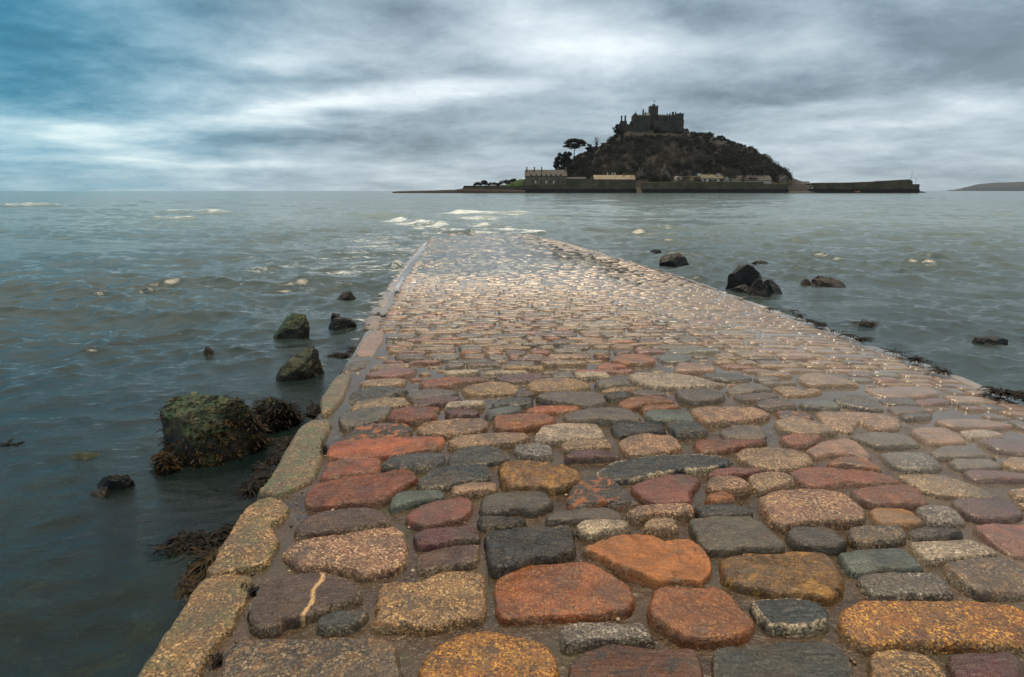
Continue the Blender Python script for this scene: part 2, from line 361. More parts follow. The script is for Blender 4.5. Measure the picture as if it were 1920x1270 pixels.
M = dict(
    stone=mat_stone(), mortar=mat_mortar(), sea=mat_sea(), film=mat_film(),
    rock_moss=mat_rock('weedy_rock', (.012, .011, .008), (.045, .036, .024), .95, .55, 1.6),
    rock_green=mat_rock('green_rock', (.009, .009, .007), (.030, .024, .016), .55, .4, 1.3),
    rock_dark=mat_rock('dark_rock', (.003, .003, .003), (.009, .0085, .008), .08, .0, 1.3, .40),
    rock_brown=mat_rock('brown_rock', (.008, .006, .005), (.030, .020, .014), .0, .2, 1.0, .35),
    seabed=mat_rock('seabed_rock', (.012, .016, .012), (.075, .070, .040), .3, .6, .5, .8),
    weed=mat_weed('seaweed_brown', (.005, .004, .002), (.016, .010, .005)),
    weed_o=mat_weed('seaweed_olive', (.008, .006, .003), (.050, .030, .008)),
    hill=mat_flat('hill_ground', (.004, .006, .003), (.011, .010, .006), .06, .9, 0),
    cliff=mat_flat('hill_rock', (.012, .010, .008), (.030, .025, .018), .10, .9, 0),
    lawn=mat_flat('lawn', (.030, .060, .010), (.050, .090, .015), .05, .9),
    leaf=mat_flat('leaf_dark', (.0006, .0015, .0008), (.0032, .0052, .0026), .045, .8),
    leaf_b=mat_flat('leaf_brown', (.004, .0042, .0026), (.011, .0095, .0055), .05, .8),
    bark=mat_flat('bark', (.010, .008, .006), (.025, .020, .015), .5, .9),
    granite=mat_flat('castle_granite', (.034, .029, .024), (.072, .061, .048), .12, .9, 0, .5),
    house_stone=mat_flat('house_stone', (.10, .085, .062), (.20, .165, .12), .25, .9, 0, .8),
    pier=mat_flat('harbour_stone', (.040, .030, .020), (.095, .072, .046), .12, .85, 0, .7),
    pier_wet=mat_flat('tidal_stone', (.009, .007, .006), (.022, .015, .012), .2, .9, 0, .7),
    slate=mat_flat('slate_roof', (.018, .018, .019), (.030, .029, .029), .3, .7),
    roof_green=mat_flat('lead_roof', (.045, .085, .075), (.065, .105, .095), .3, .7),
    roof_tan=mat_flat('lichen_roof', (.19, .15, .10), (.27, .22, .145), .3, .8),
    roof_olive=mat_flat('mossy_roof', (.12, .115, .065), (.19, .17, .10), .3, .8),
    roof_grey=mat_flat('sheet_roof', (.16, .17, .15), (.22, .23, .20), .3, .6),
    white=mat_flat('whitewash', (.62, .56, .48), (.74, .68, .59), .3, .8),
    pink=mat_flat('pink_wash', (.62, .45, .38), (.70, .52, .44), .3, .8),
    glass=mat_flat('window_glass', (.010, .012, .014), (.020, .022, .025), .5, .15),
    metal=mat_flat('grey_metal', (.12, .13, .13), (.20, .21, .21), 1, .4),
    lichen=mat_flat('orange_lichen', (.22, .13, .03), (.34, .20, .05), .3, .9),
    shingle=mat_flat('shingle', (.030, .023, .019), (.058, .043, .035), .5, .9),
    blue=mat_flat('hull_blue', (.010, .050, .13), (.014, .065, .16), 1, .35),
    redp=mat_flat('red_paint', (.30, .03, .02), (.35, .04, .03), 1, .4),
    headland=mat_flat('far_land', (.016, .030, .044), (.028, .043, .056), .004, .95),  # blue of the distance haze partly put into the land colour
    bird=mat_flat('gull_feather', (.05, .05, .05), (.12, .12, .12), 8, .8),
)
# ------------------------------------------------------------------ the cobbled causeway
DV = np.array((-0.0946, 0.9955)); NV = np.array((0.9955, 0.0946))     # along, across
def st(xy): xy = np.asarray(xy)[..., :2]; return xy @ NV, xy @ DV      # lateral, along
S_L = st(atZ(470, 940, 0))[0]; S_R = st(atZ(1640, 640, -.06))[0]
T_END = 46.0
def ztop(s, tt):
    z = -0.30 * np.clip((tt - 9.0) / 21.0, 0, None) ** 1.25
    z = z - 0.035 * np.clip((s - 1.6) / 1.5, 0, None) ** 2
    u = np.abs((s - (S_L + S_R) / 2) / ((S_R - S_L) / 2)); z = z - .20 * u ** 4 * np.clip((tt - 11.0) / 16.0, 0, 1) ** 1.2
    return np.maximum(z, -0.85)
def backproj(px, py, dz=-.012):
    z = 0.0
    for _ in range(4):
        p = atZ(px, py, z + dz); s, tt = st(p); z = float(ztop(s, tt))
    return p[:2]
REG = dict(A=(380, 900, 3.4327), B=(860, 900, 3.4333), C=(1340, 900, 3.3103), D=(560, 640, 3.84), E=(1000, 640, 3.84),
           F=(1440, 640, 3.96875), G=(100, 880, 3.0968), H=(240, 560, 2.8854))
# kind: base, grain, alt colour (linear), speckle, crust rim, alt amount, relief
K = dict(
 gold=((.15, .085, .032), (.64, .44, .19), (.30, .12, .02), 1.0, .5, .35, .5),
 orange=((.20, .085, .018), (.74, .40, .07), (.34, .10, .01), 1.0, .4, .4, .5),
 tan=((.17, .11, .06), (.62, .45, .25), (.10, .055, .03), .95, .3, .4, .5),
 pale=((.26, .205, .14), (.78, .68, .50), (.15, .12, .09), .95, .3, .3, .4),
 pinkg=((.17, .092, .048), (.74, .50, .28), (.12, .05, .03), 1.0, .3, .3, .5),
 greyg=((.06, .055, .045), (.46, .43, .36), (.12, .10, .06), .95, .5, .3, .5),
 dgran=((.045, .034, .024), (.42, .32, .18), (.20, .09, .02), .75, .6, .5, .6),
 rust=((.21, .068, .018), (.52, .24, .07), (.10, .035, .012), .60, .5, .5, .8),
 red=((.185, .058, .030), (.40, .13, .05), (.085, .026, .016), .22, .6, .5, .8),
 redo=((.29, .085, .030), (.55, .2, .08), (.20, .03, .012), .3, .6, .5, .6),
 brred=((.17, .055, .036), (.34, .14, .09), (.11, .035, .02), .35, .4, .4, .7),
 slate=((.032, .038, .038), (.14, .15, .14), (.06, .055, .042), .18, .7, .4, .9),
 blue=((.018, .028, .032), (.12, .14, .14), (.05, .05, .045), .15, .8, .4, .9),
 black=((.013, .014, .015), (.10, .09, .07), (.03, .028, .022), .12, .5, .3, 1.0),
 teal=((.070, .092, .080), (.14, .17, .15), (.05, .06, .045), .12, .7, .3, .4),
 plum=((.082, .024, .026), (.16, .07, .06), (.045, .022, .022), .10, .5, .4, .5),
 brown=((.060, .036, .027), (.14, .09, .06), (.11, .05, .025), .18, .7, .4, .6),
 grey=((.085, .075, .060), (.24, .21, .16), (.14, .10, .06), .35, .5, .5, .7),
 smooth=((.070, .058, .046), (.12, .10, .08), (.10, .07, .05), .12, .2, .3, .3),
 ochre=((.40, .17, .045), (.5, .28, .1), (.24, .085, .02), .15, .4, .7, 1.0),
 sand=((.28, .17, .07), (.35, .24, .12), (.18, .10, .04), .2, .4, .3, .3),
 must=((.13, .062, .018), (.44, .24, .05), (.34, .17, .025), .5, .4, .8, 1.1),
 mix=((.035, .032, .03), (.15, .12, .09), (.30, .095, .025), .15, .7, 1.0, .9),
 moss=((.14, .10, .055), (.50, .36, .17), (.08, .09, .04), .85, .4, .6, .5),
 pink=((.25, .145, .085), (.46, .31, .20), (.17, .08, .05), .45, .3, .4, .5),
 darkmix=((.10, .03, .012), (.30, .12, .03), (.025, .018, .016), .25, .4, 1.0, .7),
)
T = """G gold 500,1205 620,1030 760,830 830,690 900,635 1020,615 1150,625 1140,700 1110,780 1060,830 1040,920 950,1020 880,1110 840,1205 780,1330 430,1330 |kerb
G gold 890,590 950,500 1050,330 1120,220 1190,175 1270,168 1330,200 1370,235 1330,290 1260,320 1290,380 1320,420 1270,500 1240,560 1170,575 1000,600 920,625 |kerb
H moss 700,1050 780,960 860,810 930,700 1000,665 1090,665 1100,690 1060,780 1050,880 1000,980 900,1030 800,1070 |kerb
H moss 1040,560 1080,490 1130,420 1210,400 1200,450 1170,530 1120,600 1050,640 |kerb
H brown 1155,400 1200,340 1320,330 1290,370 1200,395 |kerb
H pink 1225,310 1250,250 1290,190 1385,180 1385,230 1340,280 1330,310 |kerb
A dgran 110,1270 130,1170 200,1080 300,1040 480,1035 700,1045 900,1030 1150,1040 1250,1085 1275,1150 1280,1290 1280,1380 100,1380 |gb
A brown 290,880 310,820 380,710 480,670 560,660 740,625 860,650 960,690 1025,750 1020,790 960,830 820,870 700,910 540,945 500,990 420,1000 310,970 |vein
A slate 730,950 790,900 900,870 1060,860 1040,930 960,980 820,1000 740,985
A pinkg 495,490 560,430 640,400 800,370 950,350 1100,320 1240,308 1300,340 1325,450 1310,550 1220,600 1130,615 1030,645 930,620 800,600 650,600 590,570 550,530
A brown 580,350 600,310 680,260 780,220 920,200 1060,195 1180,215 1215,270 1170,300 1000,320 850,350 700,370 620,375
D red 40,1190 60,1090 120,1040 350,1000 600,960 760,935 840,970 858,1010 760,1060 690,1110 650,1160 480,1180 300,1190 100,1205
D red 150,1010 200,900 340,870 590,855 590,930 560,970 400,990 230,1010
D redo 205,790 260,745 330,735 560,725 800,705 960,700 1050,710 1030,760 960,790 800,815 600,850 400,860 250,865 205,840
D mix 300,725 380,660 480,615 650,607 780,615 825,650 760,700 650,715 480,725
D grey 280,570 330,540 450,510 620,500 685,515 640,560 560,600 450,620 320,635
D red 630,590 670,530 750,500 900,490 1030,490 980,520 1010,560 960,590 850,600 700,600
D slate 590,930 640,870 800,830 950,822 1050,840 1060,880 1050,910 900,935 760,945 640,940
D slate 1065,880 1100,830 1200,790 1330,775 1430,790 1510,830 1520,860 1400,890 1250,905 1100,915
D blue 845,1050 930,960 1080,920 1250,903 1350,920 1385,980 1370,1030 1200,1045 1030,1070 880,1080
D teal 660,1160 700,1110 850,1090 1020,1085 1060,1120 1040,1145 900,1170 800,1195 700,1220 650,1215
D tan 1095,1100 1110,1065 1250,1045 1390,1040 1440,1060 1430,1100 1300,1110 1180,1130 1110,1130
D must 1440,940 1470,895 1600,880 1780,890 1920,915 2000,960 2040,1020 1980,1060 1850,1090 1650,1095 1500,1095 1450,1020
A brred 1300,260 1380,190 1500,150 1700,125 1745,160 1740,200 1700,250 1600,290 1450,320 1350,305
A plum 1350,400 1360,360 1460,335 1620,320 1740,310 1785,360 1780,400 1600,420 1500,445 1380,450
A brown 1385,540 1395,500 1500,465 1650,445 1770,435 1780,500 1770,550 1600,575 1480,600 1390,600
A gold 1085,960 1120,900 1115,820 1150,680 1210,660 1300,670 1400,670 1500,620 1600,595 1785,610 1825,640 1830,760 1820,880 1790,930 1600,950 1450,990 1280,975 1130,985
B orange -275,1270 -225,1170 -130,1090 0,1020 100,995 200,990 330,1030 500,1060 580,1110 640,1200 655,1280 640,1400 -280,1400
B black 165,400 200,380 400,345 600,320 700,308 740,350 755,500 650,520 500,550 350,600 260,615 205,600 185,500 |sq
B smooth 130,200 150,130 250,95 450,92 570,105 620,180 560,210 470,240 380,215 200,240 140,235
B black 115,280 160,262 300,260 450,285 370,315 250,318 150,325
E mix 235,1180 270,1080 330,1040 440,1015 560,1025 640,1080 770,1190 650,1195 500,1190 300,1215
B smooth 560,280 570,240 620,215 800,200 950,190 1040,220 1055,260 980,280 800,280 650,285
E brred 685,1080 730,1050 830,1010 950,985 1100,975 1200,1010 1180,1060 1130,1120 1140,1190 1000,1200 850,1190 770,1150
B pinkg 1070,235 1110,205 1250,185 1450,180 1510,205 1515,240 1400,255 1200,270 1110,272
B pale 750,330 790,290 900,285 1080,295 1110,325 1080,355 950,365 850,385 790,370
B tan 1180,335 1220,290 1300,280 1390,285 1410,345 1300,355 1200,355
B ochre 790,465 900,420 1020,385 1150,375 1260,385 1330,420 1390,400 1490,400 1560,460 1630,540 1625,610 1560,680 1450,665 1350,670 1270,685 1180,650 1070,620 1000,580 900,510
B rust 235,700 260,640 380,590 460,560 650,562 800,565 900,590 1010,650 1110,720 1145,790 1090,865 950,890 750,900 550,910 400,925 270,920 235,860
B greyg 650,1010 670,960 780,940 900,940 1050,950 1180,940 1220,1000 1270,1055 1100,1065 950,1070 800,1075 700,1100 665,1080
B rust 1215,850 1240,740 1340,710 1480,725 1650,710 1740,750 1810,840 1880,920 1900,960 1860,1020 1700,1060 1500,1070 1420,1040 1300,970 1230,920
B darkmix 715,1230 780,1170 870,1120 950,1090 1080,1105 1250,1125 1420,1120 1520,1130 1560,1200 1590,1290 1600,1380 700,1380
C slate 0,1100 20,1080 180,1070 450,1035 640,1030 760,1070 830,1140 850,1230 850,1340 0,1340 -10,1200 |sq
C grey -180,270 0,262 210,255 290,290 360,350 440,430 420,460 200,470 0,465 -70,455 -120,370
C blue -120,180 -60,165 120,165 200,200 235,235 180,250 50,255 -80,250 -120,220
C pinkg 265,140 370,100 530,85 700,88 800,120 880,180 935,240 920,290 750,295 560,300 430,320 350,290 310,220
E tan 1540,1005 1600,985 1800,975 1880,1010 1890,1050 1800,1080 1620,1105 1560,1050
E pinkg 1240,1050 1280,1010 1450,1005 1520,1030 1575,1080 1530,1110 1400,1110 1290,1110 1245,1085
E rust 1220,1150 1260,1118 1380,1110 1445,1125 1455,1165 1380,1185 1270,1190
C red 830,90 960,65 1180,50 1270,100 1340,175 1200,180 1000,185 900,150
C sand 950,210 1000,185 1150,180 1220,200 1300,280 1180,290 1050,305 1000,280
C greyg 1235,200 1290,178 1440,180 1510,220 1560,280 1420,290 1310,285
C plum 1450,165 1500,138 1780,132 1850,160 1925,235 1850,260 1650,270 1560,240 1510,200
C smooth 440,350 480,325 680,318 760,350 825,420 780,450 600,455 500,430 450,390
C dgran 820,390 830,330 1000,315 1130,310 1180,350 1180,385 1100,415 900,425
C black 1180,345 1230,315 1380,310 1500,330 1545,355 1430,372 1250,378
C brred 1590,310 1700,290 1920,290 2000,300 2050,480 1850,480 1790,450 1680,380
C pale 1200,400 1300,390 1600,385 1700,430 1765,490 1650,500 1500,510 1350,520 1280,500 1240,450
C must 25,560 40,510 200,480 370,480 450,460 660,470 730,510 770,580 805,650 790,710 730,765 550,760 350,730 150,680 60,650 25,610
C teal 755,480 900,460 1150,450 1220,500 1300,570 1250,580 1050,580 870,590 810,540 |sq
C greyg 880,630 950,605 1200,600 1350,610 1430,660 1480,720 1380,745 1150,750 980,740 930,690
C dgran 1410,540 1550,515 1700,500 1850,525 2000,550 2050,700 1900,740 1650,740 1530,690 1440,620
C orange 770,900 790,830 870,775 1100,770 1400,772 1800,785 1900,820 2000,850 2050,950 2040,1050 1700,1055 1400,1060 1200,1050 1060,1060 950,1070 870,1030 800,980
C blue 215,790 300,770 560,765 640,800 700,860 720,920 650,940 480,960 330,950 280,890 |rim
C gold 960,1110 1050,1090 1250,1095 1370,1150 1430,1230 1450,1340 950,1340
C plum 1435,1110 1550,1090 1800,1085 1900,1130 1920,1200 1920,1340 1500,1340
E blue 450,970 500,920 600,880 750,850 950,838 1200,835 1340,850 1415,890 1400,930 1250,950 1000,965 850,1000 700,1015 550,1020 460,1005 |rim
E pinkg 615,745 700,700 800,685 1000,700 1060,760 1080,795 950,820 800,845 700,840 640,800
E pale 10,690 60,630 200,600 350,600 450,610 490,650 530,715 400,720 250,725 100,745 10,745
E tan 185,760 250,735 450,718 540,730 580,785 480,795 300,800 210,805
E plum 220,850 280,815 450,795 590,795 630,845 500,860 350,870 230,875
E black 545,620 620,600 850,600 940,640 960,670 850,685 700,695 600,695
E blue 965,610 1200,605 1260,660 1250,680 1130,690 1020,695 980,650
E teal 785,530 850,510 1080,510 1150,560 1170,600 1000,595 850,600
E pinkg 1125,510 1200,485 1400,480 1600,495 1720,545 1640,580 1450,600 1250,610 1160,560
E grey 1330,660 1400,620 1520,610 1640,620 1690,690 1660,715 1500,715 1370,705
E red 1155,755 1180,735 1400,725 1690,735 1650,765 1500,780 1350,800 1200,800
E tan 1440,825 1500,785 1700,775 1900,800 2000,840 2020,890 1900,930 1750,945 1550,910
E brred 1245,1000 1300,955 1450,935 1600,930 1710,960 1550,985 1350,1000
E grey 205,550 270,520 450,503 650,503 720,530 790,595 650,600 400,600 260,585
E rust 600,460 700,430 850,415 1010,430 1020,460 850,470 700,495 620,490
E rust 755,500 800,475 1000,468 1080,495 950,508 790,518
E pale 675,265 750,245 1000,240 1150,260 1300,300 1380,325 1250,345 1000,350 830,355 740,310
E smooth 1005,380 1100,360 1280,355 1370,385 1385,430 1300,450 1150,458 1060,430
E grey 700,390 750,368 880,362 960,395 960,410 780,412
E black 505,395 600,380 690,385 695,425 560,440 515,420
E gold 480,365 600,345 750,335 800,350 700,375 500,385
E grey 435,310 500,295 690,295 700,325 600,340 460,345
D gold 1640,340 1700,300 1850,288 1980,292 2080,320 2110,350 1960,375 1800,390 1670,380
E grey 10,425 100,395 250,380 380,370 480,385 540,460 400,495 250,480 100,460
E blue 1205,245 1300,235 1450,235 1580,270 1550,290 1380,295 1270,280
E pink 1010,215 1040,175 1180,168 1310,195 1310,225 1150,235 1020,235
E rust 550,150 600,115 800,108 890,150 850,180 650,175
E redo 435,195 500,172 640,170 680,200 600,210 460,212
E teal 880,120 950,105 1100,105 1145,150 1100,165 940,165
E grey 1380,360 1500,325 1620,325 1740,370 1600,380 1420,385
E brown 1430,395 1500,385 1740,385 1780,420 1650,440 1500,445
E brown 1590,460 1700,435 1850,440 1910,490 1700,505 1600,490
D slate 360,410 420,370 560,345 760,345 800,370 650,410 500,445 400,450 360,435
D tan 375,490 430,455 600,425 770,420 810,470 700,490 550,495 400,505
D plum 820,460 900,435 1080,418 1180,430 1150,455 950,480 830,485
D pale 1050,490 1080,465 1250,447 1335,450 1340,480 1200,500 1060,510
D plum 1055,540 1090,515 1250,505 1310,530 1290,555 1080,560
D rust 1395,600 1420,560 1600,545 1780,540 1860,580 1800,620 1650,645 1450,665 1400,640
D pinkg 850,640 900,595 1050,585 1120,570 1300,565 1380,590 1350,640 1300,670 1150,690 980,695 870,690
D tan 1070,745 1120,715 1300,690 1500,680 1640,685 1660,720 1550,760 1350,770 1170,780 1090,770
D grey 760,410 850,370 1000,355 1150,375 1130,405 950,430 820,435
D gold 1165,360 1220,325 1350,310 1500,315 1600,345 1560,385 1350,395 1200,390
D red 860,330 900,300 1100,280 1300,275 1370,290 1250,310 1100,330 900,360
D tan 435,320 500,290 700,275 780,290 760,325 600,340 440,335
D slate 1380,480 1450,440 1600,420 1690,430 1690,480 1500,485 1400,495
D teal 1340,540 1380,510 1520,490 1610,500 1600,535 1450,560 1360,570
D redo 1630,510 1700,485 1900,478 2000,485 2050,500 1900,520 1700,530 1640,530
D brred 470,260 560,225 700,205 860,210 830,250 700,275 500,280
D tan 505,220 560,185 700,175 810,175 800,200 600,225
D pale 1045,235 1100,220 1300,215 1310,235 1150,250 1060,255
D plum 1405,280 1480,260 1700,240 1820,265 1700,295 1500,305
D brown 1540,400 1570,370 1660,365 1715,395 1650,415 1560,415
D greyg 1535,790 1570,760 1750,750 1820,770 1835,850 1750,865 1590,860
F gold 215,290 260,250 380,245 500,275 650,320 690,345 500,345 350,350 270,335
F gold 30,355 80,338 200,350 270,380 350,350 410,390 300,410 130,415
F pink 700,360 900,345 1200,350 1290,410 1150,430 900,430 780,400
F slate 480,440 550,420 720,425 800,460 870,515 800,530 650,510 520,480 |rim
F black 815,440 900,430 1060,435 1140,485 950,488 860,470
F plum 1075,450 1200,440 1310,445 1370,470 1200,480 1110,475
F pinkg 350,540 430,525 650,540 850,560 970,590 1000,650 900,680 790,675 680,600 620,690 480,660 400,610
F teal 220,475 400,458 500,470 545,510 400,512 270,510
F mix 60,540 120,525 270,535 350,590 200,590 90,580
F tan 40,620 120,590 250,585 400,630 530,695 400,715 200,705 90,680
F red 80,735 200,710 370,720 415,745 300,790 200,800 120,780
F pink 270,830 400,760 590,725 680,780 770,870 740,905 600,850 430,860 350,885
F grey 605,715 750,690 1000,700 1080,740 1140,790 1000,800 820,805 700,760
F pink 1050,690 1120,660 1300,660 1400,700 1480,775 1350,785 1200,780 1130,740
F pale 1410,680 1550,670 1700,680 1770,715 1650,735 1480,735
F greyg 830,850 950,840 1130,840 1220,880 1310,950 1200,990 1060,985 930,950 860,905
F grey 1190,850 1300,800 1500,800 1620,850 1710,885 1560,890 1350,890 1250,885
F plum 1435,985 1500,970 1700,965 1905,990 2000,1010 2000,1050 1700,1050 1530,1050
F rust 430,930 500,890 640,885 760,910 860,990 700,980 560,960 450,950
F red 150,990 300,945 450,960 700,975 900,1010 990,1065 850,1075 600,1070 480,1090 350,1110 240,1080
F tan 950,1010 1100,990 1300,1010 1450,1060 1600,1110 1700,1170 1500,1185 1280,1170 1120,1120 1030,1060
F brown 875,500 950,490 1100,495 1240,540 1100,550 950,555
F black 985,570 1080,545 1220,545 1225,580 1100,595 1010,595
F pink 1220,610 1350,590 1600,590 1850,640 1700,665 1500,670 1350,660
F grey 1320,910 1400,885 1650,890 1760,950 1600,970 1420,970
F gold 1710,915 1800,880 2000,890 2000,970 1850,980
F plum 1540,750 1700,740 1980,760 2050,850 1850,850 1700,830"""
LOOK = dict(gold='coarse golden granite', orange='coarse orange gold granite', tan='tan granite', pale='pale cream granite', pinkg='pinkish speckled granite',
            greyg='grey speckled granite', dgran='dark brown speckled granite', rust='rust brown', red='dark red', redo='bright orange red', brred='brownish red',
            slate='dark slate', blue='blue black slate', black='black', teal='smooth grey green', plum='plum coloured', brown='dark brown', grey='rough grey',
            smooth='smooth dark grey', ochre='bright ochre', sand='smooth sandy', must='mustard and brown', mix='black and orange', moss='green stained granite', pink='pinkish brown', darkmix='dark rust streaked')
def chaikin(P, n=1, q=.25):
    P = np.asarray(P, float)
    for _ in range(n):
        Q = np.roll(P, -1, 0); P = np.stack([P * (1 - q) + Q * q, P * q + Q * (1 - q)], 1).reshape(-1, 2)
    return P
def sdf(X, Y, P):
    A = P; Bq = np.roll(P, -1, 0); d = np.full(X.shape, 1e9); ins = np.zeros(X.shape, bool)
    for (ax, ay), (bx, by) in zip(A, Bq):
        ex, ey = bx - ax, by - ay; wx, wy = X - ax, Y - ay
        h = np.clip((wx * ex + wy * ey) / (ex * ex + ey * ey + 1e-12), 0, 1)
        d = np.minimum(d, (wx - ex * h) ** 2 + (wy - ey * h) ** 2)
        c = ((ay > Y) != (by > Y)) & (X < (bx - ax) * (Y - ay) / (by - ay + 1e-12) + ax); ins ^= c
    return np.sqrt(d) * np.where(ins, 1, -1)
rng = np.random.RandomState(11)
def make_stone(P, kind, flags='', top=None, res=None):
    """one stone as a height field over its outline: V, faces, attributes"""
    base, grain, alt, speck, rim, mixa, rel = K[kind]
    c = P.mean(0); dist = math.hypot(*c)
    res = res or min(.05, max(.0055, .0024 * dist))
    size = min(np.ptp(P[:, 0]), np.ptp(P[:, 1]))
    mg = .012 + res
    xs = np.arange(P[:, 0].min() - mg, P[:, 0].max() + mg + res, res); ys = np.arange(P[:, 1].min() - mg, P[:, 1].max() + mg + res, res)
    X, Y = np.meshgrid(xs, ys); d = sdf(X, Y, P)
    sd = rng.rand() * 50
    d = d + (.009 * fbm(X * 13 + sd, Y * 13, sd, 3) + .004 * fbm(X * 55, Y * 55 + sd, sd, 2)) * (1 if dist < 8 else .5) + (.0025 if 'kerb' not in flags else .003)
    sq = 'sq' in flags
    r = min(size * .32, .010 if sq else (.011 + .016 * rng.rand()))
    H = (.028 + .016 * rng.rand()) if top is None else top
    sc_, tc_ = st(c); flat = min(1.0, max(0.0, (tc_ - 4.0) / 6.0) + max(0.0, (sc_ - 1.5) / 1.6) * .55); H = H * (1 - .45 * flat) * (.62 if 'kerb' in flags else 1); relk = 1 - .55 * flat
    u = np.clip(d / r, 0, 1); prof = (1 - (1 - u) ** 2.2) ** .42 * (.93 + .07 * np.clip(d / (size * .5), 0, 1) ** .8)
    ML = .030
    z = -ML + (H - .018 + ML) * prof
    z = np.where(d < 0, -ML + d * 3.0, z)
    relief = relk * rel * u * (.017 * fbm(X * 6 + sd, Y * 9 + sd, sd, 4, .55) + .0055 * fbm(X * 34, Y * 34, sd, 3, .6))
    if kind in ('slate', 'blue', 'black', 'red', 'ochre', 'must', 'mix', 'plum', 'brown', 'redo'):    # stepped, cleaved faces
        q = fbm(X * 3 + sd, Y * 16 + X * 4, sd, 3) * 3.0; relief += relk * rel * u * .0075 * (q - np.floor(q) - .5)
    z = z + relief + (X - c[0]) * rng.uniform(-.025, .025) * u + (Y - c[1]) * rng.uniform(-.04, .03) * u
    ex = max(np.ptp(P[:, 0]), np.ptp(P[:, 1])) * .5
    for _ in range(3):                                  # knocked-off corners and worn slopes
        a_ = rng.rand() * 6.283; w_ = np.array((np.ptp(P[:, 0]), np.ptp(P[:, 1]))) * .5
        e_ = ((X - c[0]) * math.cos(a_) / w_[0] + (Y - c[1]) * math.sin(a_) / w_[1]) - rng.uniform(.25, .75)
        z = z - np.clip(e_, 0, .7) * rng.uniform(.004, .022) * u * relk
    s, tt = st(np.stack([X, Y], -1)); z = z + ztop(s, tt)
    nr, nc = X.shape
    dm = np.maximum.reduce([d[:-1, :-1], d[1:, :-1], d[:-1, 1:], d[1:, 1:]])
    f = grid_faces(nr, nc, dm > -.010)
    use, inv = np.unique(f, return_inverse=True); f = inv.reshape(-1, 4)
    V = np.stack([X, Y, z], -1).reshape(-1, 3)[use]; n = len(V)
    jc = np.array(base) * rng.uniform(.82, 1.18) * rng.uniform(.93, 1.07, 3)
    rimv = rim * (1.6 if 'rim' in flags else rng.uniform(.3, 1.0))
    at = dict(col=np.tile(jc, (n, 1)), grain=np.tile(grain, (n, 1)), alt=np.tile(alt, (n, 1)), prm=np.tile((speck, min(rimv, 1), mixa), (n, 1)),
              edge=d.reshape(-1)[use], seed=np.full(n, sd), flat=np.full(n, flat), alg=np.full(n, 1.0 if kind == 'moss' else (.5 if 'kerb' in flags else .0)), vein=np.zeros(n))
    if 'vein' in flags:
        a, b = backproj(380 + 775 / 3.4327, 900 + 625 / 3.4327, 0), backproj(380 + 655 / 3.4327, 900 + 912 / 3.4327, 0)
        pv = V[:, :2] - a; e = (b - a) / np.linalg.norm(b - a); off = pv[:, 0] * e[1] - pv[:, 1] * e[0] + .006 * np.sin(pv @ e * 45)
        at['vein'] = np.clip((.0085 - np.abs(off)) / .003, 0, 1)
    if 'rim' in flags: at['edge'] = at['edge'] - .006
    return V, f, at
def area_px(P):
    q = []
    for x, y in P:
        dx, dz = x, -CAMZ; yy = y * CP - dz * SP; uu = y * SP + dz * CP; q.append((F * x / yy, -F * uu / yy))
    q = np.clip(np.array(q), (-960, -635), (960, 635)); return abs(np.sum(q[:, 0] * np.roll(q[:, 1], -1) - q[:, 1] * np.roll(q[:, 0], -1))) / 2

stones = []                                     # (outline, kind, flags, top, traced)
for line in T.split('\n'):
    body, _, fl = line.partition('|'); parts = body.split(); x0, y0, sc = REG[parts[0]]
    P = np.array([[float(a) for a in q.split(',')] for q in parts[2:]])
    P = np.array([backproj(x0 + a / sc, y0 + b / sc) for a, b in P])
    P = chaikin(P, 1, .13)
    if 'kerb' in fl: P = P + (P.mean(0) - P) * 0.0
    stones.append((P, parts[1], fl, None, True))
traced = [s[0] for s in stones]
tb = [(p[:, 0].min(), p[:, 0].max(), p[:, 1].min(), p[:, 1].max()) for p in traced]
def free(P, gap=.006):
    c = np.vstack([P, P * .5 + P.mean(0) * .5, P.mean(0)[None]])
    for q, b in zip(traced, tb):
        if P[:, 0].max() < b[0] - gap or P[:, 0].min() > b[1] + gap or P[:, 1].max() < b[2] - gap or P[:, 1].min() > b[3] + gap: continue
        if (sdf(c[:, 0], c[:, 1], q) > -gap).any(): return False
    return True
KN = ['tan', 'gold', 'pink', 'pinkg', 'grey', 'rust', 'red', 'slate', 'teal', 'plum', 'brred', 'brown', 'pale', 'black', 'blue', 'smooth', 'redo', 'sand', 'greyg']
KW = np.array([20, 10, 9, 10, 12, 10, 4, 6, 5, 4, 8, 6, 9, 2, 3, 5, 1, 3, 8], float); KW /= KW.sum()
def rounded(s0, s1, t0, t1, jit):
    n = 12; a = np.arange(n) / n * 2 * math.pi + .2
    e = rng.uniform(.26, .55)
    x = np.sign(np.cos(a)) * np.abs(np.cos(a)) ** e; y = np.sign(np.sin(a)) * np.abs(np.sin(a)) ** e
    k = 1 - jit * rng.rand(n)
    s = (s0 + s1) / 2 + (s1 - s0) / 2 * x * k; tt = (t0 + t1) / 2 + (t1 - t0) / 2 * y * k
    sk = rng.uniform(-.15, .15); s = s + sk * (tt - (t0 + t1) / 2)
    return chaikin(np.outer(s, NV) + np.outer(tt, DV), 1, .16)
tt = 0.45
